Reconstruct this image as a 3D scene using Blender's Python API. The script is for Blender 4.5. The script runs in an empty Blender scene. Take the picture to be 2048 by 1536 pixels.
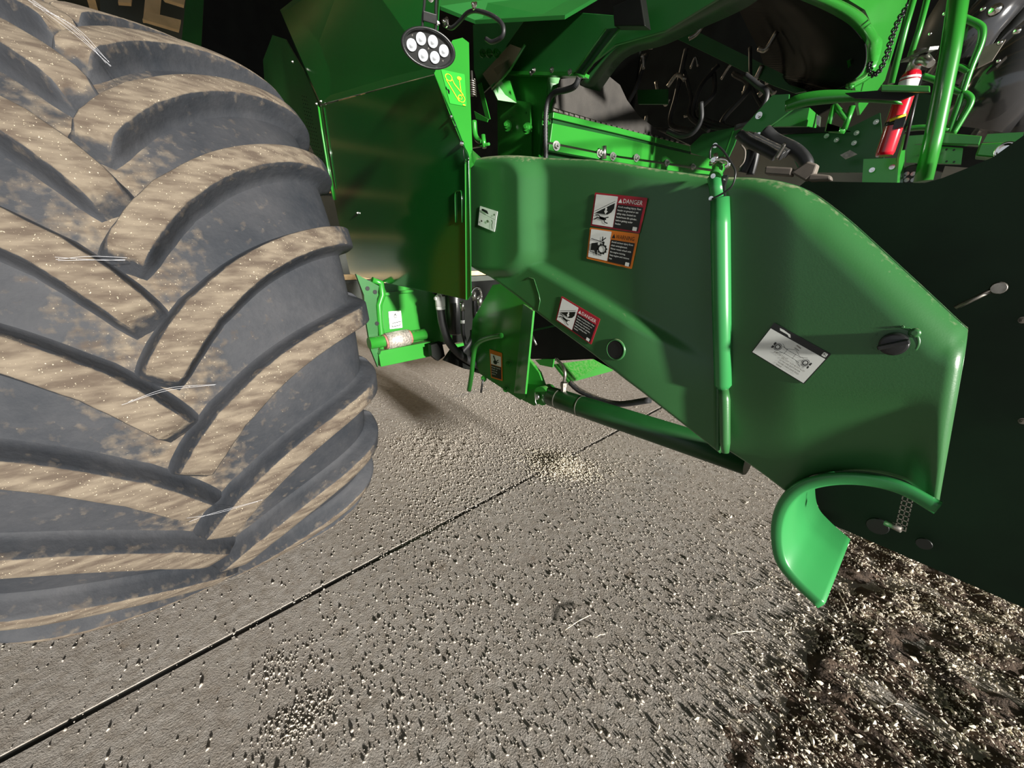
import bpy, bmesh, math, random
import numpy as np
from mathutils import Vector, Matrix
random.seed(4); rng = np.random.default_rng(4)
sc = bpy.context.scene
COL = sc.collection
# ---------------------------------------------------------------- camera, light, exposure
# world frame: +X = forward direction of the harvester, +Y = towards its far side, Z up, origin on the floor under the phone
PITCH, YAW, FPX, H = .327, .847, 745., 1.3
cam = bpy.data.objects.new('camera', bpy.data.cameras.new('camera')); COL.objects.link(cam)
cam.data.sensor_width = 36; cam.data.lens = 36*FPX/2048; cam.data.clip_start = .02
cam.location = (0, 0, H); cam.rotation_euler = (math.pi/2-PITCH, 0, YAW)
sc.camera = cam
sc.view_settings.view_transform = 'Standard'; sc.view_settings.look = 'None'
sc.view_settings.gamma = 1; sc.view_settings.use_curve_mapping = False
sc.view_settings.exposure = 0.22
w = bpy.data.worlds.new('world'); sc.world = w; w.use_nodes = True
w.node_tree.nodes['Background'].inputs[0].default_value = (.86, .93, 1, 1)
w.node_tree.nodes['Background'].inputs[1].default_value = .46
sun = bpy.data.objects.new('sun', bpy.data.lights.new('sun', 'SUN')); COL.objects.link(sun)
sun.data.energy = 9.6; sun.data.angle = math.radians(3.2); sun.data.color = (1, .955, .89)
SE, SB = math.radians(11), math.radians(5)
sd = Vector((math.cos(SE)*math.cos(SB), -math.cos(SE)*math.sin(SB), math.sin(SE)))
sun.rotation_euler = sd.to_track_quat('Z', 'Y').to_euler(); sun.location = sd*6
rack_fill = bpy.data.objects.new('shed_lamp', bpy.data.lights.new('shed_lamp', 'POINT')); COL.objects.link(rack_fill)  # added light for the timber rack, not a lamp of the shed
rack_fill.data.energy = 190; rack_fill.data.color = (1, .8, .55); rack_fill.data.shadow_soft_size = .2; rack_fill.location = (-5.6, 3.4, 4.2)  # added light with no real source, brightens the timber rack

# ---------------------------------------------------------------- measuring helpers
_s, _c = math.sin(PITCH), math.cos(PITCH)
_f = np.array([-math.sin(YAW), math.cos(YAW), 0]); _r = np.array([math.cos(YAW), math.sin(YAW), 0]); _z = np.array([0, 0, 1.])
C0 = np.array([0, 0, H])
def ray(x, y):
    a = (x-1024)/FPX; u = -(y-768)/FPX
    return _r*a + _f*(_c+u*_s) + _z*(-_s+u*_c)
def _on(x, y, i, d):
    r = ray(x, y); p = C0 + r*((d-C0[i])/r[i]); return Vector(p)
def PA(x, y, a): return _on(x, y, 0, a)      # a point of the vertical plane X = a
def PL(x, y, l): return _on(x, y, 1, l)      # a point of the vertical plane Y = l
def PZ(x, y, z): return _on(x, y, 2, z)      # a point at height z
def proj(P):
    P = np.asarray(P)-C0; d = P@_f*_c - P@_z*_s; u = P@_f*_s + P@_z*_c
    return 1024+FPX*(P@_r)/d, 768-FPX*u/d

# ---------------------------------------------------------------- materials
def newmat(name):
    m = bpy.data.materials.new(name); m.use_nodes = True
    nt = m.node_tree; return m, nt, nt.nodes['Principled BSDF']
def N(nt, t, **k):
    n = nt.nodes.new(t)
    for a, b in k.items(): setattr(n, a, b)
    return n
def mat(name, col, rough=.5, metal=0, coat=0, bump=0, bscale=60, var=0, vscale=4, spec=.5, dust=0, dustcol=(.34,.29,.2)):
    m, nt, b = newmat(name)
    b.inputs['Roughness'].default_value = rough; b.inputs['Metallic'].default_value = metal
    b.inputs['Coat Weight'].default_value = coat; b.inputs['Coat Roughness'].default_value = .12
    b.inputs['Specular IOR Level'].default_value = spec
    b.inputs['Base Color'].default_value = (*col, 1)
    tc = N(nt, 'ShaderNodeNewGeometry')
    out = None
    if var or dust:
        n = N(nt, 'ShaderNodeTexNoise'); n.inputs['Scale'].default_value = vscale; n.inputs['Detail'].default_value = 6
        nt.links.new(tc.outputs['Position'], n.inputs['Vector'])
        mx = N(nt, 'ShaderNodeMix', data_type='RGBA')
        mr = N(nt, 'ShaderNodeMapRange'); mr.inputs[1].default_value = .35; mr.inputs[2].default_value = .7; mr.inputs[4].default_value = 1
        nt.links.new(n.outputs['Fac'], mr.inputs[0]); nt.links.new(mr.outputs[0], mx.inputs[0])
        mx.inputs[6].default_value = (*[c*(1-var) for c in col], 1); mx.inputs[7].default_value = (*[min(1, c*(1+var)) for c in col], 1)
        out = mx.outputs[2]
    if dust:      # settled dust on faces that look up
        sp = N(nt, 'ShaderNodeSeparateXYZ'); nt.links.new(tc.outputs['Normal'], sp.inputs[0])
        n2 = N(nt, 'ShaderNodeTexNoise'); n2.inputs['Scale'].default_value = 70; n2.inputs['Detail'].default_value = 5
        nt.links.new(tc.outputs['Position'], n2.inputs['Vector'])
        ad = N(nt, 'ShaderNodeMath', operation='ADD'); nt.links.new(sp.outputs[2], ad.inputs[0])
        mu = N(nt, 'ShaderNodeMath', operation='MULTIPLY_ADD'); nt.links.new(n2.outputs['Fac'], mu.inputs[0]); mu.inputs[1].default_value = .8; mu.inputs[2].default_value = -.4
        nt.links.new(mu.outputs[0], ad.inputs[1])
        r2 = N(nt, 'ShaderNodeMapRange'); r2.inputs[1].default_value = .72; r2.inputs[2].default_value = 1.1; r2.inputs[4].default_value = dust
        nt.links.new(ad.outputs[0], r2.inputs[0])
        m2 = N(nt, 'ShaderNodeMix', data_type='RGBA'); nt.links.new(r2.outputs[0], m2.inputs[0]); nt.links.new(out, m2.inputs[6]); m2.inputs[7].default_value = (*dustcol, 1)
        out = m2.outputs[2]
        m3 = N(nt, 'ShaderNodeMix'); nt.links.new(r2.outputs[0], m3.inputs[0]); m3.inputs[2].default_value = rough; m3.inputs[3].default_value = .9
        nt.links.new(m3.outputs[0], b.inputs['Roughness'])
    if out: nt.links.new(out, b.inputs['Base Color'])
    if bump:
        n = N(nt, 'ShaderNodeTexNoise'); n.inputs['Scale'].default_value = bscale; n.inputs['Detail'].default_value = 5
        nt.links.new(tc.outputs['Position'], n.inputs['Vector'])
        bp = N(nt, 'ShaderNodeBump'); bp.inputs['Strength'].default_value = bump; bp.inputs['Distance'].default_value = .01
        nt.links.new(n.outputs['Fac'], bp.inputs['Height']); nt.links.new(bp.outputs[0], b.inputs['Normal'])
    return m
M = {}
M['green'] = mat('green_paint', (.022, .21, .022), .3, coat=.4, var=.1, vscale=2, dust=.35)
M['plastic'] = mat('green_plastic', (.030, .125, .036), .33, var=.08, vscale=3, bump=.03, bscale=300, dust=.75)
M['gloss'] = mat('glossy_green_sheet', (.006, .085, .012), .14, coat=1, var=.08, vscale=2)
M['mid'] = mat('half_shade_green', (.010, .10, .016), .4, var=.12, vscale=4)  # machine green with part of its shade put into the colour
M['dkgreen'] = mat('shade_green', (.006, .05, .01), .35, var=.15, vscale=5)  # machine green darkened to hold the shade of recessed parts
M['darksheet'] = mat('deep_shade_green', (.0035, .012, .005), .6, var=.5, vscale=3, spec=.15)  # green sheet whose near-black tone is shade put into the colour
M['plastic2'] = mat('sunlit_green_plastic', (.03, .22, .06), .28, var=.06, vscale=3)  # cover plastic made lighter, sunlight on lip and rod put into the colour
M['black'] = mat('black_plastic', (.012, .013, .013), .35, bump=.04)
M['void'] = mat('black_paint_and_shade', (.004, .005, .004), .5, var=.4, vscale=8, spec=.2)  # near-black colour carries the shade inside bays and gaps
M['hose'] = mat('black_hose_rubber', (.018, .019, .02), .5, var=.3, vscale=20, dust=.3)
M['steel'] = mat('zinc_steel', (.55, .55, .52), .3, metal=1, var=.15, vscale=60)
M['dsteel'] = mat('dull_steel', (.3, .28, .25), .45, metal=1, var=.3, vscale=60)
M['wrap'] = mat('worn_aluminium_wrap', (.5, .46, .4), .5, metal=.5, var=.4, vscale=90, bump=.4, bscale=80)
M['white'] = mat('white_vinyl', (.75, .78, .74), .4, var=.03)
M['ink'] = mat('black_vinyl', (.008, .01, .009), .35)
M['dred'] = mat('danger_red_vinyl', (.36, .015, .03), .4)
M['orange'] = mat('warning_orange_vinyl', (.62, .17, .012), .4)
M['yellow'] = mat('yellow_vinyl', (.75, .62, .03), .4)
M['decalg'] = mat('green_vinyl', (.03, .36, .035), .35)
M['red'] = mat('red_enamel', (.55, .006, .02), .22, coat=.8)
M['skirt'] = mat('dusty_black_rubber_sheet', (.03, .027, .023), .75, var=.5, vscale=7, bump=.15, bscale=150, dust=.3)
M['beltgrey'] = mat('dusty_grey_plastic', (.14, .12, .1), .6, var=.3, vscale=10)
M['wood'] = mat('pale_pine', (.62, .45, .24), .7, var=.25, vscale=3)
M['tin'] = mat('dark_tin_cladding', (.05, .06, .05), .5, var=.3, vscale=1)
M['led'] = mat('clear_lamp_optic', (.5, .53, .56), .1, metal=.2, coat=1)
M['chrome'] = mat('bright_chrome', (.85, .85, .83), .12, metal=1)
M['rust'] = mat('rusty_pink_primer', (.3, .13, .1), .7, var=.4, vscale=80)
M['glass'] = mat('dark_smoked_panel', (.03, .03, .032), .12, coat=1)

def rubber_mat():
    m, nt, b = newmat('dusty_tire_rubber')
    g = N(nt, 'ShaderNodeNewGeometry')
    at = N(nt, 'ShaderNodeAttribute', attribute_name='dust')
    co = N(nt, 'ShaderNodeTexCoord')
    n1 = N(nt, 'ShaderNodeTexNoise'); n1.inputs['Scale'].default_value = 5; n1.inputs['Detail'].default_value = 8; n1.inputs['Roughness'].default_value = .65
    n2 = N(nt, 'ShaderNodeTexNoise'); n2.inputs['Scale'].default_value = 45; n2.inputs['Detail'].default_value = 6
    mp = N(nt, 'ShaderNodeMapping'); mp.inputs['Scale'].default_value = (1, 5, 1)
    n3 = N(nt, 'ShaderNodeTexNoise'); n3.inputs['Scale'].default_value = 60; n3.inputs['Detail'].default_value = 4
    for n in (n1, n2): nt.links.new(g.outputs['Position'], n.inputs['Vector'])
    mp.inputs['Scale'].default_value = (1, .25, 1); nt.links.new(g.outputs['Position'], mp.inputs['Vector']); nt.links.new(mp.outputs[0], n3.inputs['Vector'])
    # rubber: blue grey with faint pale scuffs
    r1 = N(nt, 'ShaderNodeMix', data_type='RGBA'); r1.inputs[6].default_value = (.017, .020, .025, 1); r1.inputs[7].default_value = (.043, .044, .048, 1)
    mr = N(nt, 'ShaderNodeMapRange'); mr.inputs[1].default_value = .36; mr.inputs[2].default_value = .72
    nt.links.new(n1.outputs['Fac'], mr.inputs[0]); nt.links.new(mr.outputs[0], r1.inputs[0])
    # dust: tan, streaked
    r2 = N(nt, 'ShaderNodeMix', data_type='RGBA'); r2.inputs[6].default_value = (.075, .057, .042, 1); r2.inputs[7].default_value = (.165, .136, .10, 1)
    m2 = N(nt, 'ShaderNodeMapRange'); m2.inputs[1].default_value = .35; m2.inputs[2].default_value = .65
    nt.links.new(n3.outputs['Fac'], m2.inputs[0]); nt.links.new(m2.outputs[0], r2.inputs[0])
    # bright chaff specks
    sp = N(nt, 'ShaderNodeTexNoise'); sp.inputs['Scale'].default_value = 260; sp.inputs['Detail'].default_value = 2
    nt.links.new(g.outputs['Position'], sp.inputs['Vector'])
    ms = N(nt, 'ShaderNodeMapRange'); ms.inputs[1].default_value = .68; ms.inputs[2].default_value = .74
    nt.links.new(sp.outputs['Fac'], ms.inputs[0])
    r3 = N(nt, 'ShaderNodeMix', data_type='RGBA'); r3.inputs[7].default_value = (.55, .47, .34, 1)
    nt.links.new(ms.outputs[0], r3.inputs[0]); nt.links.new(r2.outputs[2], r3.inputs[6])
    # mask
    md = N(nt, 'ShaderNodeMath', operation='MULTIPLY_ADD'); nt.links.new(n2.outputs['Fac'], md.inputs[0]); md.inputs[1].default_value = .9
    ma = N(nt, 'ShaderNodeMath', operation='SUBTRACT'); nt.links.new(at.outputs['Fac'], ma.inputs[0]); ma.inputs[1].default_value = .45
    nt.links.new(ma.outputs[0], md.inputs[2])
    mm = N(nt, 'ShaderNodeMapRange'); mm.inputs[1].default_value = .3; mm.inputs[2].default_value = .62; mm.inputs[4].default_value = .93
    nt.links.new(md.outputs[0], mm.inputs[0])
    mx = N(nt, 'ShaderNodeMix', data_type='RGBA'); nt.links.new(mm.outputs[0], mx.inputs[0]); nt.links.new(r1.outputs[2], mx.inputs[6]); nt.links.new(r3.outputs[2], mx.inputs[7])
    nt.links.new(mx.outputs[2], b.inputs['Base Color'])
    rr = N(nt, 'ShaderNodeMapRange'); rr.inputs[3].default_value = .72; rr.inputs[4].default_value = .97; b.inputs['Specular IOR Level'].default_value = .3
    nt.links.new(mm.outputs[0], rr.inputs[0]); nt.links.new(rr.outputs[0], b.inputs['Roughness'])
    bp = N(nt, 'ShaderNodeBump'); bp.inputs['Strength'].default_value = .35; bp.inputs['Distance'].default_value = .006
    nt.links.new(n2.outputs['Fac'], bp.inputs['Height']); nt.links.new(bp.outputs[0], b.inputs['Normal'])
    return m
M['tire'] = rubber_mat()
def concrete_mat():
    m, nt, b = newmat('dusty_concrete')
    g = N(nt, 'ShaderNodeNewGeometry')
    def noise(sc_, det=6, ro=.6):
        n = N(nt, 'ShaderNodeTexNoise'); n.inputs['Scale'].default_value = sc_; n.inputs['Detail'].default_value = det; n.inputs['Roughness'].default_value = ro
        nt.links.new(g.outputs['Position'], n.inputs['Vector']); return n.outputs['Fac']
    def rng_(s, a, b_, c=0, d=1):
        r = N(nt, 'ShaderNodeMapRange'); r.inputs[1].default_value = a; r.inputs[2].default_value = b_; r.inputs[3].default_value = c; r.inputs[4].default_value = d
        nt.links.new(s, r.inputs[0]); return r.outputs[0]
    def mix(f, a, b_):
        x = N(nt, 'ShaderNodeMix', data_type='RGBA'); nt.links.new(f, x.inputs[0])
        for i, v in ((6, a), (7, b_)):
            if isinstance(v, tuple): x.inputs[i].default_value = (*v, 1)
            else: nt.links.new(v, x.inputs[i])
        return x.outputs[2]
    c1 = mix(rng_(noise(1.6), .35, .68), (.39, .36, .325), (.51, .48, .44))
    c2 = mix(rng_(noise(28), .3, .75), (.28, .245, .205), c1)
    c3 = mix(rng_(noise(7, 8, .7), .60, .72), c2, (.21, .165, .12))
    nt.links.new(c3, b.inputs['Base Color']); b.inputs['Roughness'].default_value = .92; b.inputs['Specular IOR Level'].default_value = .2
    ad = N(nt, 'ShaderNodeMath', operation='ADD'); nt.links.new(noise(180, 4), ad.inputs[0])
    m2 = N(nt, 'ShaderNodeMath', operation='MULTIPLY'); nt.links.new(noise(30, 5), m2.inputs[0]); m2.inputs[1].default_value = 1.3
    nt.links.new(m2.outputs[0], ad.inputs[1])
    bp = N(nt, 'ShaderNodeBump'); bp.inputs['Strength'].default_value = 1; bp.inputs['Distance'].default_value = .009
    nt.links.new(ad.outputs[0], bp.inputs['Height']); nt.links.new(bp.outputs[0], b.inputs['Normal'])
    return m
M['concrete'] = concrete_mat()
M['grain'] = mat('pale_grain', (.50, .455, .39), .6, var=.45, vscale=90)
M['chaff'] = mat('pale_chaff', (.70, .61, .49), .75, var=.5, vscale=60)
M['dirt'] = mat('brown_crop_dust', (.085, .058, .04), .95, var=.5, vscale=25, bump=.6, bscale=120)
def mesh_mat():
    m, nt, b = newmat('perforated_green_screen')
    b.inputs['Base Color'].default_value = (.012, .12, .02, 1); b.inputs['Roughness'].default_value = .4
    return m

# ---------------------------------------------------------------- mesh helpers
class MB:
    def __init__(s): s.bm = bmesh.new()
    def _f(s, vs):
        try: return s.bm.faces.new(vs)
        except ValueError: return None
    def poly(s, pts, th, nrm=None, mi=0):
        """flat plate from 3D outline, thickness th along -normal"""
        pts = [Vector(p) for p in pts]
        n = Vector((0, 0, 0))
        for i in range(len(pts)): n += (pts[i]-pts[0]).cross(pts[(i+1) % len(pts)]-pts[0])
        n.normalize()
        cpt = sum(pts, Vector())/len(pts)
        if n.dot(Vector((0, 0, H))-cpt) < 0: n = -n; pts = pts[::-1]
        a = [s.bm.verts.new(p) for p in pts]; b = [s.bm.verts.new(p-n*th) for p in pts]
        f = s._f(a); g = s._f(b[::-1])
        for i in range(len(pts)):
            j = (i+1) % len(pts); q = s._f([a[i], b[i], b[j], a[j]])
            if q: q.material_index = mi
        for q in (f, g):
            if q: q.material_index = mi
        return n
    def box(s, c, sx, sy, sz, rot=None, mi=0):
        c = Vector(c); R = rot or Matrix.Identity(3); v = []
        for x in (-1, 1):
            for y in (-1, 1):
                for z in (-1, 1): v.append(s.bm.verts.new(c+R@Vector((x*sx/2, y*sy/2, z*sz/2))))
        for q in ((0,1,3,2),(4,6,7,5),(0,4,5,1),(2,3,7,6),(0,2,6,4),(1,5,7,3)):
            f = s._f([v[i] for i in q]); f.material_index = mi
    def beam(s, p, q, w_, h_, up=(0, 0, 1), mi=0):
        p, q = Vector(p), Vector(q); d = (q-p); L = d.length; d.normalize()
        u = Vector(up); u = (u-d*u.dot(d)).normalized(); v = d.cross(u)
        R = Matrix((d, v, u)).transposed()
        s.box((p+q)/2, L, w_, h_, R, mi)
    def tube(s, pts, r, n=10, closed=False, cap=True, mi=0, smooth=True):
        pts = [Vector(p) for p in pts]; k = len(pts); rings = []
        rr = r if isinstance(r, (list, tuple)) else [r]*k
        prev = None
        for i, p in enumerate(pts):
            t = (pts[min(i+1, k-1)]-pts[max(i-1, 0)]) if not closed else (pts[(i+1) % k]-pts[i-1])
            if t.length < 1e-9: t = Vector((0, 0, 1))
            t.normalize()
            if prev is None:
                a = Vector((0, 0, 1)) if abs(t.z) < .9 else Vector((1, 0, 0))
            else: a = prev
            u = (a-t*a.dot(t)).normalized(); prev = u; v = t.cross(u)
            rings.append([s.bm.verts.new(p+(u*math.cos(2*math.pi*j/n)+v*math.sin(2*math.pi*j/n))*rr[i]) for j in range(n)])
        for i in range(k if closed else k-1):
            A, B = rings[i], rings[(i+1) % k]
            for j in range(n):
                f = s._f([A[j], A[(j+1) % n], B[(j+1) % n], B[j]])
                if f: f.smooth = smooth; f.material_index = mi
        if cap and not closed:
            for f in (s._f(rings[0][::-1]), s._f(rings[-1])):
                if f: f.material_index = mi
    def cyl(s, p, q, r, n=20, mi=0): s.tube([p, q], r, n, mi=mi)
    def lathe(s, base, axis, prof, n=24, mi=0):
        base = Vector(base); ax = Vector(axis).normalized()
        a = Vector((0, 0, 1)) if abs(ax.z) < .9 else Vector((1, 0, 0))
        u = (a-ax*a.dot(ax)).normalized(); v = ax.cross(u); rings = []
        for h_, r in prof:
            rings.append([s.bm.verts.new(base+ax*h_+(u*math.cos(2*math.pi*j/n)+v*math.sin(2*math.pi*j/n))*max(r, 1e-5)) for j in range(n)])
        for A, B in zip(rings, rings[1:]):
            for j in range(n):
                f = s._f([A[j], A[(j+1) % n], B[(j+1) % n], B[j]])
                if f: f.smooth = True; f.material_index = mi
        s._f(rings[0][::-1]); s._f(rings[-1])
    def bolt(s, p, axis, r=.009, mi=0):
        p = Vector(p); ax = Vector(axis).normalized()
        s.tube([p, p+ax*r*.3], r*1.5, 14, smooth=False, mi=mi); s.tube([p+ax*r*.3, p+ax*r*1.1], r, 6, smooth=False, mi=mi)
        s.tube([p+ax*r*1.1, p+ax*r*1.7], r*.5, 8, mi=mi)
    def build(s, name, mats, parent=None, bevel=0, **tags):
        me = bpy.data.meshes.new(name)
        bmesh.ops.recalc_face_normals(s.bm, faces=s.bm.faces); s.bm.to_mesh(me); s.bm.free()
        for m in (mats if isinstance(mats, (list, tuple)) else [mats]): me.materials.append(M[m] if isinstance(m, str) else m)
        o = bpy.data.objects.new(name, me); COL.objects.link(o); o.parent = parent
        if bevel:
            md = o.modifiers.new('bevel', 'BEVEL'); md.width = bevel; md.segments = 2; md.limit_method = 'ANGLE'
        for k, v in tags.items(): o[k] = v
        return o
def npmesh(name, V, Fc, mats, parent=None, smooth=False, **tags):
    me = bpy.data.meshes.new(name); me.from_pydata([tuple(v) for v in V], [], [tuple(f) for f in Fc])
    for m in (mats if isinstance(mats, (list, tuple)) else [mats]): me.materials.append(M[m])
    if smooth: me.polygons.foreach_set('use_smooth', [True]*len(me.polygons))
    o = bpy.data.objects.new(name, me); COL.objects.link(o); o.parent = parent
    for k, v in tags.items(): o[k] = v
    return o
def thing(name, label, cat, loc=(0, 0, 0), group=None):
    o = bpy.data.objects.new(name, None); COL.objects.link(o); o.empty_display_size = .05
    o['label'] = label; o['category'] = cat
    if group: o['group'] = group
    return o
def tagged(o, label, cat, group=None):
    o['label'] = label; o['category'] = cat
    if group: o['group'] = group
    return o
def spline(pts, k=8):
    P = [Vector(p) for p in pts]; P = [P[0]*2-P[1]]+P+[P[-1]*2-P[-2]]; out = []
    for i in range(1, len(P)-2):
        for j in range(k):
            t = j/k; a, b, c, d = P[i-1:i+3]
            out.append(.5*((2*b)+(c-a)*t+(2*a-5*b+4*c-d)*t*t+(3*b-a-3*c+d)*t**3))
    out.append(P[-2]); return out
def bolts(name, m, parent, pts, fn, d, ax, r):
    for x, y in pts:
        mb = MB(); mb.bolt(fn(x, y, d), ax, r); mb.build(name, m, parent)
def plate(name, pix, th, m, parent=None, mode='L', d=1.0, bevel=0, **tags):
    """plate whose outline lies on plane mode=d; a pixel triple carries its own d"""
    fn = {'L': PL, 'A': PA, 'Z': PZ}[mode]
    mb = MB(); mb.poly([fn(p[0], p[1], p[2] if len(p) > 2 else d) for p in pix], th)
    return mb.build(name, m, parent, bevel, **tags)

# ---------------------------------------------------------------- setting: floor slabs, shed
X0, X1, Y0, Y1 = -11, 9, -9, 9
def jx(y): return -1.403-.0165*(y+.63)
floor = MB(); floor.box(((X0+X1)/2, (Y0+Y1)/2, -.075), X1-X0, Y1-Y0, .1); floor = floor.build('floor', 'void', kind='structure')
def slab(pts):
    mb = MB(); v = [(x, y, 0) for x, y in pts]
    a = [mb.bm.verts.new(p) for p in v]; b = [mb.bm.verts.new((p[0], p[1], -.03)) for p in v]
    mb._f(a); mb._f(b[::-1])
    for i in range(len(v)): j = (i+1) % len(v); mb._f([a[i], b[i], b[j], a[j]])
    return mb.build('concrete_slab', 'concrete', floor)
g_ = .014
mb = MB(); mb.poly([(jx(Y0)-.02, Y0, -.004), (jx(Y0)+.02, Y0, -.004), (jx(Y1)+.02, Y1, -.004), (jx(Y1)-.02, Y1, -.004)], .01); mb.build('joint_filler', 'ink', floor)
slab([(X0, Y0), (jx(Y0)-g_, Y0), (jx(Y1)-g_, Y1), (X0, Y1)])
slab([(jx(Y0)+g_, Y0), (X1, Y0), (X1, Y1), (jx(Y1)+g_, Y1)])
def wall(name, c, s):
    mb = MB(); mb.box(c, *s); return mb.build(name, 'tin', kind='structure')
wb = wall('wall_back', (-1, Y1, 2.6), (20, .1, 5.3)); wl = wall('wall_left', (X0, 0, 2.6), (.1, 18, 5.3))
wall('ceiling', (-1, 0, 5.3), (20, 18, .1))
for k in range(9):      # roof framing of pale timber seen past the tire
    mb = MB(); mb.beam((X0+.2, -8+k*2, 5.0), (X1-.2, -8+k*2, 5.0), .09, .3)
    mb.build('roof_joist', 'wood', wb)
for k in range(8):
    mb = MB(); mb.beam((X0+.06+.04, -8+k*2.1, 0), (X0+.1, -8+k*2.1, 5.2), .14, .14, up=(1, 0, 0)); mb.build('wall_stud', 'wood', wl)
for k in range(5):
    mb = MB(); mb.beam((X0+.2, -8.5, .8+k*1.05), (X0+.2, 8.5, .8+k*1.05), .06, .14); mb.build('wall_girt', 'wood', wl)

rack = thing('lumber_rack', 'pale timber rack with boards in the dim shed above the tire', 'rack')
def rk(name, pg, m, d): plate(name, pg, .08, m, rack, mode='A', d=d)
rk('post', [(296,-60),(328,-60),(318,40),(286,40)], 'wood', -7.0)
rk('board', [(292,22),(362,40),(358,60),(285,38)], 'wood', -6.9)
rk('board', [(318,-18),(372,-14),(368,10),(330,-2)], 'wood', -6.9)
rk('board', [(240,-40),(268,-38),(262,6),(236,4)], 'wood', -7.1)
rk('back_panel', [(200,-90),(420,-90),(420,90),(200,70)], 'tin', -7.4)
o = plate('green_tarp', [(378,-60),(420,-60),(402,120),(360,110)], .05, 'mid', None, mode='A', d=-6.6); tagged(o, 'dull green hanging sheet beside the timber rack', 'tarp')
o = plate('black_backing', [(412,-80),(600,-80),(640,260),(560,260),(520,190),(402,110)], .03, 'void', None, mode='A', d=-5.2); tagged(o, 'black backing plate behind the top of the wheel', 'machine panel')  # plain black plate closing off the view above the wheel

# ---------------------------------------------------------------- the big tire
R, W, PE, RR0 = 1.0, 1.06, 2.8, .8
TX, TY = -2.059, -.060
wheel = thing('combine_wheel', 'huge dusty black lugged drive wheel beside the green feeder cover', 'wheel')
def prof(k, off=0):      # k in [-pi/2, pi/2] across the section
    u = np.sign(math.sin(k))*abs(math.sin(k))**(2/PE)*W/2
    r = RR0*R+(1-RR0)*R*abs(math.cos(k))**(2/PE)
    # inward offset along the section normal
    e = 1e-3; u2 = np.sign(math.sin(k+e))*abs(math.sin(k+e))**(2/PE)*W/2; r2 = RR0*R+(1-RR0)*R*abs(math.cos(k+e))**(2/PE)
    t = Vector((u2-u, r2-r, 0));
    if t.length < 1e-9: t = Vector((1, 0, 0))
    t.normalize(); return u+t.y*off, r-t.x*off
def tp(u, r, th): return (TX+r*math.cos(th), TY+u, R+r*math.sin(th))
# arc-length table of the section
ks = np.linspace(-math.pi/2, math.pi/2, 400); pu = np.array([prof(k)[0] for k in ks]); prr = np.array([prof(k)[1] for k in ks])
ss = np.concatenate([[0], np.cumsum(np.hypot(np.diff(pu), np.diff(prr)))]); ss -= ss[-1]/2
def sec(s_, off):        # point of the section at arc length s_ from the crown, sunk by off
    k = float(np.interp(s_, ss, ks)); return prof(k, off)
DEPTH = .058
SMAX = ss[-1]
nt_, ns_ = 192, 44
V = []; Fc = []; D = []
svals = np.linspace(-SMAX+.002, SMAX-.002, ns_)
inner = [(-W/2*.93, .74), (-W/2*.8, .68), (-W/2*.62, .62)]
sect = [(-u, r) for u, r in []]
prof_pts = [(-W*.33, .58), (-W*.42, .66), (-W*.475, .74)] + [sec(s_, DEPTH) for s_ in svals] + [(W*.475, .74), (W*.42, .66), (W*.33, .58)]
prof_pts = [(u*(.97 if r < .8 else 1), r) for u, r in prof_pts]
for i in range(nt_):
    th = 2*math.pi*i/nt_
    for u, r in prof_pts: V.append(tp(u, r, th)); D.append(.62-.4*min(1, abs(u)/.16) if abs(u) < .3 else .14)
npf = len(prof_pts)
for i in range(nt_):
    for j in range(npf-1):
        a = i*npf+j; b = ((i+1) % nt_)*npf+j
        Fc.append((a, b, b+1, a+1))
tire = npmesh('tire', V, Fc, 'tire', wheel, smooth=True)
at = tire.data.attributes.new('dust', 'FLOAT', 'POINT'); at.data.foreach_set('value', np.array(D, dtype=np.float32))
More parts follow.
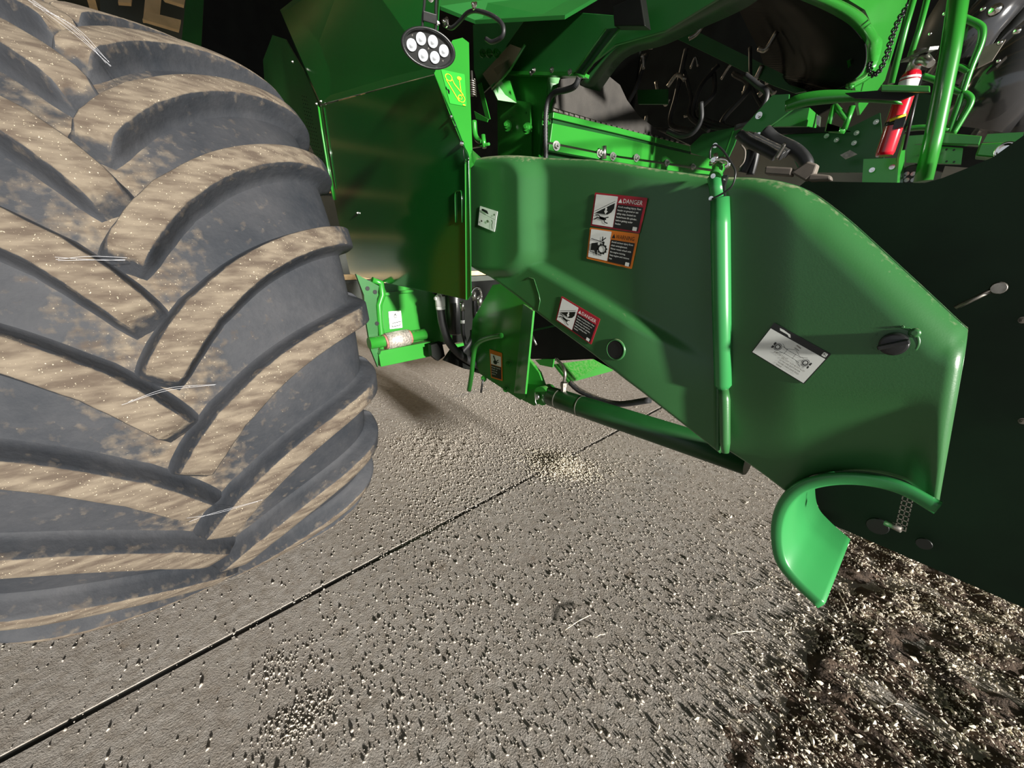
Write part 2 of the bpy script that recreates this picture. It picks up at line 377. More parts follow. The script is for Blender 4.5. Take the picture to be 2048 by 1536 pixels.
# lug: curved bar, path theta(s) measured on the right-hand (inner) half
lp_s = [-.015, .045, .10, .19, .28, .37, .46, .55, .66, .74]
lp_t = [-1.6, 4.0, 7.6, 12.3, 15.5, 17.8, 19.6, 21.0, 22.6, 23.6]
lw = [.030, .035, .034, .032, .030, .028, .028, .030, .032, .032]
ldep = [0, 0, 0, 0, 0, .0, .003, .01, .022, .04]
def lug_mesh(sgn):
    n1 = 46; V = []; Fc = []; D = []
    cs = [(-1.62, 1.0), (-1.38, .93), (-1.16, .62), (-1.05, .22), (-.97, .06), (-.86, 0), (-.45, -.02), (0, -.03), (.45, -.02), (.86, 0), (.97, .06), (1.05, .22), (1.16, .62), (1.38, .93), (1.62, 1.0)]
    st = np.linspace(0, 1, n1); S = np.interp(st, np.linspace(0, 1, len(lp_s)), lp_s); T = np.interp(S, lp_s, lp_t)
    kern = np.ones(5)/5
    Tp = np.convolve(np.pad(T, 2, mode='edge'), kern, 'valid'); T[3:-3] = Tp[3:-3]
    for i in range(n1):
        s_ = S[i]; th = math.radians(T[i]); wd = float(np.interp(s_, lp_s, lw)); dd = float(np.interp(s_, lp_s, ldep))
        i0, i1 = max(i-1, 0), min(i+1, n1-1)
        r = sec(s_, 0)[1]
        tx, ty = S[i1]-S[i0], math.radians(T[i1]-T[i0])*r; L = math.hypot(tx, ty); nx, ny = -ty/L, tx/L
        endf = 1
        e = min(i, n1-1-i)
        raise_ = [1.0, .55, .12, .03][e] if e < 4 else 0
        pull = [0, .012, .018, .02][e] if e < 4 else .02
        for c_, dp in cs:
            ww = (c_*wd if abs(c_) <= 1 else math.copysign(wd+(abs(c_)-1)*.047, c_))*(.86 if e == 0 else .95 if e == 1 else 1)
            s2 = s_+nx*ww; t2 = th+ny*ww/r
            depth = max(dp, raise_); depth = dd+(DEPTH*1.06-dd)*depth
            if dp > .9: depth = DEPTH*1.06
            u, rr = sec(min(s2, SMAX-.003), depth)
            V.append(tp(sgn*u, rr, t2))
            top = abs(c_) < .93 and e > 1
            fade = 1-max(0, min(1, (s_-.40)/.14))
            D.append((.98*fade if top else .3*fade if abs(c_) < 1.1 else .12))
    m_ = len(cs)
    for i in range(n1-1):
        for j in range(m_-1):
            a = i*m_+j; b = a+m_
            Fc.append((a, a+1, b+1, b) if sgn > 0 else (a, b, b+1, a+1))
    me = bpy.data.meshes.new('tread_lug'); me.from_pydata([(v[0]-TX, v[1]-TY, v[2]-R) for v in V], [], Fc)
    me.polygons.foreach_set('use_smooth', [True]*len(me.polygons)); me.materials.append(M['tire'])
    a = me.attributes.new('dust', 'FLOAT', 'POINT'); a.data.foreach_set('value', np.array(D, dtype=np.float32)); return me
lugR, lugL = lug_mesh(1), lug_mesh(-1)
for k in range(24):
    for me, off in ((lugR, 4.4), (lugL, -3.1)):
        o = bpy.data.objects.new('tread_lug', me); COL.objects.link(o); o.parent = wheel
        o.location = (TX, TY, R); o.rotation_euler = (0, -math.radians(off-1.2+15*k), 0)
mb = MB(); mb.lathe((TX, TY, R), (0, 1, 0), [(-.36, .6), (-.34, .56), (-.1, .53), (-.05, .2), (.02, .2), (.06, .53), (.34, .56), (.36, .6)], 64)
mb.build('rim', 'yellow', wheel)

web = thing('cobweb', 'pale cobweb threads stretched between the tire lugs', 'cobweb')
def ts(px_, py_, lift):          # point on the crown of the tire below a picture point
    r = ray(px_, py_); t = .3
    for _ in range(400):
        p = C0+r*t; u = min(abs(p[1]-TY), W/2-.001)
        k = (1-(u/(W/2))**PE)**(1/PE); rr = RR0*R+(1-RR0)*R*k
        if math.hypot(p[0]-TX, p[2]-R) < rr+lift: break
        t += .006
    return Vector(p)
M['web'] = mat('cobweb_silk', (.75, .76, .8), .5)
for pts, n_ in (([(60,5),(150,60),(218,128)], 5), ([(110,520),(190,515),(250,522)], 3), ([(250,808),(340,780),(430,772)], 2), ([(380,1040),(430,1025),(520,1005)], 2)):
    mb = MB()
    for k in range(n_):
        j = lambda: random.uniform(-7, 7)
        mb.tube(spline([ts(x+j(), y+j(), .012) for x, y in pts], 5), .00022, 4, cap=False)
    mb.build('web_thread', 'web', web, kind='stuff')

# ---------------------------------------------------------------- feeder cover (big moulded plastic shield)
YC = 1.05
cover = thing('feeder_cover', 'big moulded dark green plastic cover with danger decals over the feeder drive', 'machine cover')
Tpx = [(944,325),(985,314),(1040,311),(1090,313),(1200,318),(1300,333),(1432,349),(1500,352),(1560,360),(1610,378),(1680,430),(1760,502),(1850,585),(1938,668)]
Bpx = [(944,521),(985,552),(1040,592),(1090,632),(1190,705),(1290,783),(1432,905),(1490,948),(1560,1000),(1600,973),(1650,960),(1720,959),(1800,978),(1877,1020)]
def sm(x, a, b):
    t = min(1, max(0, (x-a)/(b-a))); return t*t*(3-2*t)
def segd(p, a, b):
    ap = (p[0]-a[0], p[1]-a[1]); ab = (b[0]-a[0], b[1]-a[1]); t = max(0, min(1, (ap[0]*ab[0]+ap[1]*ab[1])/(ab[0]**2+ab[1]**2)))
    return math.hypot(ap[0]-t*ab[0], ap[1]-t*ab[1])
def rbox(px, py, cx, cy, hx, hy, r):
    qx, qy = abs(px-cx)-hx+r, abs(py-cy)-hy+r
    return math.hypot(max(qx, 0), max(qy, 0))+min(max(qx, qy), 0)-r
def relief(px, py):      # outward relief in metres; px,py address the cover's own side elevation
    sh = (py-430)*.10
    d = .055*(1-sm(rbox(px+sh*0, py, 985, 430, 96, 128, 60), -26, 16))
    ly = 528+(px-1075)*.575
    band = sm(py-ly, -14, 12)*(1-sm(px, 1250, 1440))
    d = max(d, .026*band) if px < 1100 else d+.026*band
    d += .012*(1-sm(px, 1420, 1450))*sm(px, 1300, 1420)*0
    if px > 1440:
        d -= .055*sm(py, 770, 980)*(1-sm(px, 1800, 1890)*.8)
        d += .012*sm(px, 1440, 1600)
    else: d -= .02*sm(px, 1250, 1400)*(1-sm(py, 600, 800))
    return d
def panel(name, k0, k1, nc, nr, parent, left=False, right=False):
    T = spline([(x, y, 0) for x, y in Tpx], 12)[k0*12:k1*12+1]; B = spline([(x, y, 0) for x, y in Bpx], 12)
    # keep the corner where the arc meets the straight edge sharp
    B = [];
    for i in range(len(Bpx)-1):
        for j in range(12):
            t = j/12; B.append(Vector((Bpx[i][0]*(1-t)+Bpx[i+1][0]*t, Bpx[i][1]*(1-t)+Bpx[i+1][1]*t, 0)))
    B.append(Vector((*Bpx[-1], 0)))
    arcp = spline([(x, y, 0) for x, y in Bpx[8:]], 12); B = B[:8*12]+arcp
    B = B[k0*12:k1*12+1]
    idx = np.linspace(0, 1, nc)
    if left: idx = np.sort(np.concatenate([idx, [.002, .005, .009, .014]]))
    if right: idx = np.sort(np.concatenate([idx, [.9975, .993, .986, .976]]))
    nc = len(idx)
    def at_(L, t): x = t*(len(L)-1); i = min(int(x), len(L)-2); return L[i]+(L[i+1]-L[i])*(x-i)
    rows = np.linspace(0, 1, nr); rows = .5-.5*np.cos(rows*math.pi)*(.55)-.0 if False else rows
    rows = np.sort(np.concatenate([rows, [.004, .01, .018, .03, .982, .99, .996]])); nr = len(rows)
    Tw = [PL(p.x, p.y, YC) for p in T]; Bw = [PL(p.x, p.y, YC) for p in B]
    r0, r1 = Tw[-1], Bw[-1]; l0, l1 = Tw[0], Bw[0]
    def fil(d, r):
        if d >= r: return 0
        return r-math.sqrt(max(r*r-(r-d)**2, 0))
    V = []; Fc = []
    for i, t in enumerate(idx):
        a, b = at_(T, t), at_(B, t)
        for j, v in enumerate(rows):
            p = b+(a-b)*v; P = PL(p.x, p.y, YC)
            q = (P.x, P.z)
            dt = min(segd(q, (Tw[m].x, Tw[m].z), (Tw[m+1].x, Tw[m+1].z)) for m in range(0, len(Tw)-1)) if v > .6 else 9
            db = min(segd(q, (Bw[m].x, Bw[m].z), (Bw[m+1].x, Bw[m+1].z)) for m in range(0, len(Bw)-1)) if v < .3 else 9
            rt = .03+.035*sm(p.x, 1480, 1640)
            y = YC-relief(p.x, p.y)+fil(dt, rt)+fil(db, .012)
            if right: y += fil(segd(q, (r0.x, r0.z), (r1.x, r1.z)), .022)
            if left: y += fil(segd(q, (l0.x, l0.z), (l1.x, l1.z)), .03)
            V.append((P.x, y, P.z))
    for i in range(nc-1):
        for j in range(nr-1): Fc.append((i*nr+j, (i+1)*nr+j, (i+1)*nr+j+1, i*nr+j+1))
    # return flange going back from the whole rim
    loop = [j for j in range(nr)]+[i*nr+nr-1 for i in range(1, nc)]+[(nc-1)*nr+j for j in range(nr-2, -1, -1)]+[i*nr for i in range(nc-2, 0, -1)]
    base = len(V)
    for i in loop: V.append((V[i][0], V[i][1]+.03, V[i][2]))
    for i in range(len(loop)): j = (i+1) % len(loop); Fc.append((loop[i], base+i, base+j, loop[j]))
    return npmesh(name, V, Fc, 'plastic', parent, smooth=True)
panel('rear_panel', 0, 6, 120, 70, cover, left=True)
panel('front_panel', 6, 13, 150, 80, cover, right=True)
# arched lip round the drive shaft opening
arc = spline([PL(x, y, YC-.004) for x, y in [(1879,1014),(1800,972),(1720,955),(1650,957),(1596,974),(1562,1010),(1549,1060),(1556,1118),(1585,1160),(1640,1213)]], 6)
dep = np.interp(np.linspace(0, 9, len(arc)), range(10), [.02, .02, .03, .07, .2, .30, .33, .335, .335, .33])
V = []; Fc = []
cz = Vector((PL(1790, 1120, YC).x, YC, PL(1790, 1120, YC).z))
for i, p in enumerate(arc):
    rad = (p-cz); rad.y = 0; rad.normalize()
    for (dy, dr) in ((.006, .010), (-.001, .008), (-.003, .004), (-.003, -.014), (.001, -.019), (dep[i]*.5+.01, -.021), (dep[i], -.022), (dep[i]+.002, -.017), (.012, -.012)):
        V.append(tuple(p+rad*dr+Vector((0, dy, 0))))
nq = 9
for i in range(len(arc)-1):
    for j in range(nq): a = i*nq+j; b = i*nq+(j+1) % nq; Fc.append((a, b, b+nq, a+nq))
Fc.append(tuple(range(nq))); Fc.append(tuple((len(arc)-1)*nq+j for j in range(nq)))
npmesh('opening_lip', V, Fc, 'plastic2', cover, smooth=True)
# vertical release rod in its moulded socket
def cy(p): return PL(p[0], p[1], YC-.004)
mb = MB(); mb.tube([cy((1440,398)), cy((1441,450)), cy((1443,600)), cy((1446,770)), cy((1446,779))], [.021, .0225, .0225, .021, .012], 24)
mb.tube([cy((1430,352)), cy((1437,398))], .017, 20)
mb.build('release_rod', 'plastic2', cover)
mb = MB(); mb.tube([cy((1447,776)), cy((1449,800)), cy((1450,885)), cy((1451,905))], [.012, .014, .013, .009], 16)
mb.build('rod_socket', 'plastic', cover)
mb = MB(); mb.poly([PL(x, y, YC-.012) for x, y in [(1446,350),(1455,350),(1449,372),(1450,397),(1430,400),(1437,392)]], .01); mb.build('socket_slot', 'ink', cover)
# round plug hole low on the band, and a locating pad
hp = PL(1241, 697, YC); hy = YC-relief(1241, 697)
mb = MB(); mb.lathe((hp.x, hy+.01, hp.z), (0, -1, 0), [(0, .036), (.013, .035), (.016, .031), (.012, .029), (.002, .028)], 36)
mb.lathe((hp.x-.003, hy+.002, hp.z), (0, -1, 0), [(0, .029), (.006, .0285)], 36, mi=1)
pl = mb.build('access_hole', ['plastic', 'ink'], cover)
for f in pl.data.polygons:
    c = f.center
    if math.hypot(c.x-hp.x, c.z-hp.z) < .0287: f.material_index = 1
# quarter-turn latch
lq = PL(1790, 685, YC); ly_ = YC-relief(1790, 685)
latch = MB(); latch.lathe((lq.x, ly_+.004, lq.z), (0, -1, 0), [(0, .036), (.004, .034), (.004, .03), (.001, .028)], 40)
latch = latch.build('latch_cup', 'plastic', cover)
mb = MB(); mb.lathe((lq.x, ly_, lq.z), (0, -1, 0), [(0, .022), (.016, .0215), (.019, .019), (.019, .001)], 32)
mb.beam((lq.x-.02, ly_-.024, lq.z-.009), (lq.x+.02, ly_-.024, lq.z+.011), .014, .009)
mb.build('latch_knob', 'black', latch, bevel=.002)
mb = MB(); mb.lathe((lq.x+.022, ly_, lq.z+.024), (0, -1, 0), [(0, .009), (.004, .008), (.005, .004)], 20); mb.lathe((lq.x+.004, ly_, lq.z+.033), (0, -1, 0), [(0, .003), (.003, .002)], 12)
mb.build('locating_pip', 'plastic', latch)
# faint pad outline low left
mb = MB(); mb.tube([PL(x, y, YC-.027) for x, y in [(1052,560),(1058,555),(1068,558),(1078,590),(1080,602),(1076,622)]], .0015, 6)
mb.build('pad_edge', 'plastic', cover)

# ---------------------------------------------------------------- decals
def quad(px4, y0, dy=.0025, fn=None):
    """px4: corners TL,TR,BR,BL of the decal on the cover plane -> function (u,v in 0..1, v down, lift) -> 3D"""
    Q = [(fn or PL)(p[0], p[1], p[2] if len(p) > 2 else y0) for p in px4]
    e = (Q[1]-Q[0]).cross(Q[3]-Q[0]).normalized()
    if e.dot(C_-Q[0]) < 0: e = -e
    def f(u, v, lift=0):
        p = Q[0]*(1-u)*(1-v)+Q[1]*u*(1-v)+Q[2]*u*v+Q[3]*(1-u)*v
        return p+e*(dy+lift)
    return f
C_ = Vector((0, 0, H))
def dpoly(f, name, polys, m, parent, lift):
    """polys: list of 2D outlines in decal space -> one thin flat mesh"""
    mb = MB()
    for pg in polys:
        a = [mb.bm.verts.new(f(u, v, lift)) for u, v in pg]; mb._f(a)
    me = bpy.data.meshes.new(name)
    bmesh.ops.triangulate(mb.bm, faces=mb.bm.faces); mb.bm.to_mesh(me); mb.bm.free(); me.materials.append(M[m])
    o = bpy.data.objects.new(name, me); COL.objects.link(o); o.parent = parent; return o
def rect(a, b, c, d): return [(a, b), (c, b), (c, d), (a, d)]
def rrect(a, b, c, d, r, asp=1.3):
    o = []
    for cx, cy_, t0 in ((c-r, b+r*asp, -90), (c-r, d-r*asp, 0), (a+r, d-r*asp, 90), (a+r, b+r*asp, 180)):
        for k in range(5): t = math.radians(t0+k*22.5); o.append((cx+r*math.cos(t), cy_+r*asp*math.sin(t)))
    return o
def disc(cx, cy_, r, asp, n=18): return [(cx+r*math.cos(2*math.pi*i/n), cy_+r*asp*math.sin(2*math.pi*i/n)) for i in range(n)]
def stroke(pts, w_, asp=1.3):
    out = []
    for (x0, y0), (x1, y1) in zip(pts, pts[1:]):
        dx, dy = (x1-x0), (y1-y0)/asp; L = math.hypot(dx, dy) or 1; nx, ny = -dy/L*w_/2, dx/L*w_/2*asp
        out.append([(x0+nx, y0+ny), (x1+nx, y1+ny), (x1-nx, y1-ny), (x0-nx, y0-ny)])
    return out
def words(f, name, lines, x0, v0, size, asp, m, parent, lift, lead=1.25, xs=None, bold=0.0, wid=None):
    cu = bpy.data.curves.new('txt', 'FONT'); cu.body = '\n'.join(lines); cu.size = 1; cu.resolution_u = 2; cu.space_line = lead; cu.offset = bold
    ob = bpy.data.objects.new('txt', cu); COL.objects.link(ob)
    dg = bpy.context.evaluated_depsgraph_get(); me = bpy.data.meshes.new_from_object(ob.evaluated_get(dg))
    bpy.data.objects.remove(ob)
    mw = max(v.co.x for v in me.vertices)*size
    xs = 1.0 if wid is None else wid/mw
    for v in me.vertices: v.co = f(x0+v.co.x*size*xs, v0-v.co.y*size*asp, lift)
    me.materials.clear(); me.materials.append(M[m])
    o = bpy.data.objects.new(name, me); COL.objects.link(o); o.parent = parent; return o
def backing(f, name, m, parent, **t):
    mb = MB(); a = [f(u, v, 0) for u, v in rrect(0, 0, 1, 1, .02)]; mb.poly(a, .0012); return mb.build(name, m, parent, **t)
LAB1 = ['Avoid crushing injury. Rest', 'header on ground or set', 'safety stop, located on', 'feederhouse lift cylinder,', 'before getting under', 'header.']
LAB2 = ['Avoid serious injury from', 'chain entanglement.', 'Never rotate wheel with', 'the engine running.', 'Stop engine and remove', 'key.']
def crush_picto(f, b, sx=0, flip=False):
    P = [[(.07, .60), (.44, .24), (.44, .40), (.40, .52), (.33, .60)]]
    P += stroke([(.06, .55), (.44, .19)], .008)
    body = stroke([(.08, .66), (.15, .65), (.20, .72), (.27, .72), (.36, .67)], .022)+stroke([(.07, .80), (.13, .72), (.20, .74), (.28, .76), (.29, .83), (.36, .86)], .022)+[disc(.30, .745, .02, 1.3, 12), [(.17, .68), (.28, .70), (.28, .78), (.18, .76)]]
    dpoly(f, 'pictogram', P+body, 'ink', b, .0016)
    dpoly(f, 'arrow', [[(.27, .40), (.305, .40), (.305, .50), (.33, .50), (.288, .60), (.25, .50), (.27, .50)]], 'white', b, .0022)
def qr(f, b): dpoly(f, 'corner_mark', [rrect(.86, .84, .94, .95, .01)], 'white', b, .0016)
def danger(px4, y0, name_label):
    f = quad(px4, y0); b = backing(f, 'danger_decal', 'dred', cover, label=name_label)
    dpoly(f, 'white_field', [rrect(.035, .05, .475, .95, .01)], 'white', b, .0008)
    dpoly(f, 'black_field', [rect(.49, .27, .965, .955)], 'ink', b, .0008)
    crush_picto(f, b)
    words(f, 'heading', ['DANGER'], .585, .215, .16, 1.1, 'white', b, .0018, bold=.004, wid=.36)
    dpoly(f, 'alert_triangle', [[(.50, .22), (.575, .22), (.5375, .10)]], 'white', b, .0016)
    words(f, 'wording', LAB1, .51, .355, .066, 1.15, 'white', b, .0016, lead=1.3, wid=.43, bold=.006)
    qr(f, b)
DY0 = YC-relief(1240, 430)
danger([(1191,385),(1296,396),(1280,467),(1182,451)], YC-relief(1240, 430), 'red and black danger decal above the orange warning decal')
danger([(1124,592),(1201,638),(1183,689),(1112,640)], YC-relief(1150, 645), 'small tilted red danger decal low on the rib')
f = quad([(1181,455),(1279,468),(1264,538),(1174,517)], YC-relief(1230, 495)); b = backing(f, 'warning_decal', 'orange', cover, label='orange and black warning decal under the danger decal')
dpoly(f, 'white_field', [rrect(.035, .04, .475, .93, .01)], 'white', b, .0008)
dpoly(f, 'black_field', [rect(.49, .27, .965, .94)], 'ink', b, .0008)
words(f, 'heading', ['WARNING'], .58, .215, .15, 1.1, 'ink', b, .0018, bold=.002, wid=.36)
dpoly(f, 'alert_triangle', [[(.50, .22), (.57, .22), (.535, .09)]], 'ink', b, .0016)
words(f, 'wording', LAB2, .51, .355, .066, 1.15, 'white', b, .0016, lead=1.3, wid=.43, bold=.006)
qr(f, b)
ring = []
for i in range(20):
    a0, a1 = 2*math.pi*i/20, 2*math.pi*(i+1)/20; ro = .115 if i % 2 else .10
    ring.append([(.33+.07*math.cos(a0), .60+.07*1.5*math.sin(a0)), (.33+ro*math.cos(a0), .60+ro*1.5*math.sin(a0)), (.33+ro*math.cos(a1), .60+ro*1.5*math.sin(a1)), (.33+.07*math.cos(a1), .60+.07*1.5*math.sin(a1))])
dots = [disc(.08+.03*i, .34+.006*i, .013, 1.4, 8) for i in range(9)]+[disc(.08+.03*i, .74+.008*i, .013, 1.4, 8) for i in range(9)]
dpoly(f, 'pictogram', ring+dots+[[(.08, .48), (.22, .42), (.24, .60), (.22, .84), (.16, .68), (.08, .70)]]+stroke([(.31, .22), (.31, .36), (.34, .30), (.38, .24)], .02)+[disc(.34, .40, .028, 1.4, 10)], 'ink', b, .0016)
# white chain-drive instruction sticker with black border
f = quad([(1549,645),(1663,708),(1608,768),(1503,704)], YC-relief(1580, 705)); b = backing(f, 'instruction_decal', 'ink', cover, label='white instruction sticker with black border and wheel diagram')
dpoly(f, 'white_field', [rect(.015, .17, .985, .975)], 'white', b, .0008)
dpoly(f, 'machine_symbol', [[(.13, .045), (.20, .04), (.30, .06), (.33, .06), (.37, .13), (.34, .14), (.30, .10), (.16, .10)]], 'white', b, .0012)
dpoly(f, 'emblem', [rrect(.90, .03, .97, .14, .015)], 'white', b, .0012)
dpoly(f, 'leaping_deer', stroke([(.915, .06), (.93, .085), (.95, .09), (.96, .12)], .008)+stroke([(.93, .085), (.92, .115)], .006), 'ink', b, .0018)
ch = []
for cx in (.30, .80):
    for r0, r1 in ((.03, .045), (.055, .062)):
        for i in range(18):
            a0, a1 = 2*math.pi*i/18, 2*math.pi*(i+1)/18
            ch.append([(cx+r0*math.cos(a0), .50+r0*1.7*math.sin(a0)), (cx+r1*math.cos(a0), .50+r1*1.7*math.sin(a0)), (cx+r1*math.cos(a1), .50+r1*1.7*math.sin(a1)), (cx+r0*math.cos(a1), .50+r0*1.7*math.sin(a1))])
ch += stroke([(.36, .42), (.45, .44), (.62, .44), (.74, .42)], .006)+stroke([(.36, .58), (.45, .56), (.62, .56), (.74, .58)], .006)+stroke([(.45, .42), (.45, .58)], .004)+stroke([(.60, .42), (.60, .58)], .004)+stroke([(.33, .36), (.42, .44), (.56, .33), (.68, .44), (.78, .36)], .004)+stroke([(.33, .64), (.42, .57)], .004)+stroke([(.78, .66), (.66, .57)], .004)
ch += [rrect(.215, .42, .245, .50, .008), rrect(.215, .53, .245, .60, .008), rrect(.86, .42, .885, .50, .008), rrect(.86, .53, .885, .60, .008)]
dpoly(f, 'diagram', ch, 'black', b, .0016)
dpoly(f, 'diagram_bubble', stroke([(.52, .22), (.60, .24)], .02)+stroke([(.52, .30), (.60, .31)], .012), 'dsteel', b, .0018)
words(f, 'sticker_text', ['IMPORTANT:'], .30, .68, .045, 1.5, 'dsteel', b, .0016)
words(f, 'sticker_text', ['SPROCKET MUST BE INSTALLED', 'AT TOP AND BOTTOM FOR', 'PROPER CHAIN DRIVE SPEED', 'RANGE'], .46, .72, .04, 1.5, 'dsteel', b, .0016, lead=1.2, wid=.42)
# small white rounded sticker on the rear bulge
f = quad([(961,412),(996,423),(990,464),(957,450)], YC-relief(975, 437)); b = backing(f, 'maintenance_decal', 'white', cover, label='small white rounded maintenance sticker on the rear bulge')
dpoly(f, 'machine_symbol', [[(.12, .12), (.20, .09), (.45, .12), (.55, .26), (.48, .27), (.42, .20), (.14, .19)]], 'ink', b, .0014)
dpoly(f, 'diagram', [disc(.55, .62, .07, 1.0, 12), disc(.2, .72, .05, 1, 10), disc(.86, .2, .04, 1.2, 10)]+stroke([(.75, .5), (.83, .58), (.8, .72), (.86, .9)], .04)+stroke([(.05, .3), (.95, .42)], .012), 'dsteel', b, .0014)

# ---------------------------------------------------------------- glossy side shield behind the wheel
YS = .90
shield = thing('side_shield', 'glossy dark green sheet metal shield between wheel and feeder cover', 'panel')
plate('shield_sheet', [(641,212),(868,150),(905,232),(937,315),(942,590),(935,600),(890,590),(800,572),(700,548),(668,400)], .004, 'gloss', shield, d=YS, bevel=.001)
plate('upper_sheet', [(560,20,1.0),(700,-90,1.0),(880,-30,1.0),(870,148,YS+.004),(642,208,YS+.004),(612,150,.94)], .004, 'gloss', shield, d=YS)
_A, _B, _Cc = PL(868, 146, YS), PL(937, 318, YS), PL(940, 180, 1.0)
_n = np.array((_B-_A).cross(_Cc-_A).normalized())
def PF(x, y, d=0): r = ray(x, y); return Vector(C0+r*(((np.array(_A)-C0)@_n)/(r@_n)))
plate('tab_flange', [(936,310,YS+.01),(945,300,YS+.02),(965,318,1.08),(948,330,1.0),(941,336,YS+.03)], .004, 'green', shield)
mbf = MB(); mbf.poly([PF(x, y) for x, y in [(868,146),(902,235),(937,318),(945,300),(943,250),(940,180),(938,85),(925,75),(905,80)]], .004); mbf.build('front_flange', 'green', shield, .001)
0 and plate('front_flange', [(868,146,YS),(902,235,YS),(937,318,YS),(942,336,YS+.03),(948,330,1.0),(965,318,1.08),(948,310,1.03),(943,290,1.0),(940,180,1.0),(938,85,1.0),(925,75,.98),(905,80,.95)], .004, 'green', shield, bevel=.001)
plate('edge_flange', [(931,318,YS-.003),(941,322,YS+.045),(943,585,YS+.045),(933,600,YS-.003)], .003, 'green', shield)
mb = MB(); mb.tube([PL(x, y, YS-.004) for x, y in [(637,212),(644,262),(655,330),(668,400)]], .006, 10); mb.build('edge_roll', 'green', shield)
mb = MB(); mb.tube([PL(x, y, YS-.003) for x, y in [(648,215),(660,300),(672,378)]], .0018, 8); mb.build('seam_bead', 'gloss', shield)
mb = MB(); mb.tube(spline([PL(x, y, YS-.003) for x, y in [(911,445),(910,395),(912,384),(918,382),(923,388),(924,445)]], 4), .0022, 8); mb.build('slot_edge', 'gloss', shield)
bolts('bolt', 'steel', shield, ((586,124),(634,208),(643,203),(716,426)), PL, YS-.002, (0, -1, 0), .006)
# round headed screws and cable ties on the flange
mb = MB()
p = PL(924, 287, YS-.003); mb.lathe(p, (.5, -1, 0), [(0, .009), (.004, .008), (.007, .004)], 16); mb.build('snap_rivet', 'chrome', shield); mb = MB()
p = PL(903, 233, YS-.003); mb.lathe(p, (.5, -1, 0), [(0, .006), (.004, .005), (.006, .002)], 14)
mb.build('snap_rivet', 'chrome', shield)
mb = MB(); mb.tube(spline([PL(x, y, YS-.006) for x, y in [(926,292),(934,303),(938,318),(933,323),(928,315),(926,292)]], 5), .0013, 6)
mb.tube(spline([PL(x, y, YS-.006) for x, y in [(904,238),(910,246),(910,256),(905,258)]], 4), .0016, 6); mb.build('wire_lanyard', 'ink', shield)
# belt routing decal
f = quad([(882,140),(929,150),(933,214),(900,208)], YS, .0025, fn=PF); b = backing(f, 'belt_decal', 'decalg', shield, label='green belt routing decal with yellow pulleys')
def ringp(cx, cy_, r0, r1, asp, n=22):
    return [[(cx+r*math.cos(a), cy_+r*asp*math.sin(a)) for r, a in ((r0, 2*math.pi*i/n), (r1, 2*math.pi*i/n), (r1, 2*math.pi*(i+1)/n), (r0, 2*math.pi*(i+1)/n))] for i in range(n)]
dpoly(f, 'pulley_diagram', ringp(.26, .22, .13, .16, .72)+ringp(.74, .80, .17, .20, .6)+ringp(.68, .77, .09, .11, .6)+stroke([(.12, .30), (.58, .90)], .03)+stroke([(.40, .26), (.48, .40), (.86, .68)], .03)+stroke([(.74, .25), (.76, .62)], .03)+[disc(.74, .18, .1, .6, 9)]+stroke([(.78, .985), (.92, .985)], .03), 'yellow', b, .002)
dpoly(f, 'hand_symbol', [[(.02, .50), (.06, .60), (.12, .58), (.16, .64), (.10, .74), (.05, .70), (.06, .64), (0, .58)]], 'ink', b, .002)
# perforated screen left of the shield
mesh = thing('rotary_screen', 'dark green perforated screen panel behind the wheel top', 'screen')
plate('screen_frame', [(526,120),(545,70),(570,78),(612,150),(640,215),(652,290),(668,400),(640,330),(600,250),(530,180)], .01, 'mid', mesh, d=1.02)
mb = MB()
for i in range(26):
    for j in range(9):
        x = 604+j*4.2+i*1.25; y = 192+i*7.5+j*1.3
        if x < 668-(400-y)*.26 and y < 385:
            p = PL(x, y, 1.008); mb.box(p, .006, .003, .006)
mb.build('screen_pattern', 'ink', mesh, kind='stuff')

# ---------------------------------------------------------------- work lamp
lamp = thing('work_lamp', 'oval black work lamp with six round clear optics hanging by the shield', 'lamp')
lc = PL(857, 97, .74); ln = (Vector((0, 0, H-.1))-lc).normalized(); ln = (ln+Vector((.15, 0, 0))).normalized()
lu = Vector((0, 0, 1)); lu = (lu-ln*lu.dot(ln)).normalized(); lr = lu.cross(ln).normalized()
tl = math.radians(-6); lr, lu = lr*math.cos(tl)+lu*math.sin(tl), lu*math.cos(tl)-lr*math.sin(tl)
def oval(rx, ry, z, n=48): return [lc+lr*(rx*math.cos(2*math.pi*i/n))+lu*(ry*math.sin(2*math.pi*i/n))+ln*z for i in range(n)]
def loft(mb, rings, mi=0, cap=True):
    vs = [[mb.bm.verts.new(p) for p in r] for r in rings]
    for A, B in zip(vs, vs[1:]):
        for j in range(len(A)):
            f = mb._f([A[j], A[(j+1) % len(A)], B[(j+1) % len(A)], B[j]]);
            if f: f.smooth = True; f.material_index = mi
    if cap: mb._f(vs[0][::-1]); mb._f(vs[-1])
px = (lc-Vector((0, 0, H))).dot(Vector(_f*_c-_z*_s))/FPX*1.06
rx, ry = 50*px, 29.5*px; LR = 9.4*px
mb = MB(); loft(mb, [oval(rx*.6, ry*.6, -.055), oval(rx*.9, ry*.9, -.04), oval(rx, ry, -.015), oval(rx*1.0, ry*1.0, .012), oval(rx*.96, ry*.95, .017), oval(rx*.88, ry*.86, .014), oval(rx*.86, ry*.84, .004)])
mb.build('housing', 'black', lamp)
mb = MB(); loft(mb, [oval(rx*.86, ry*.84, .002), oval(rx*.4, ry*.4, .003)]); mb.build('reflector_plate', 'beltgrey', lamp)
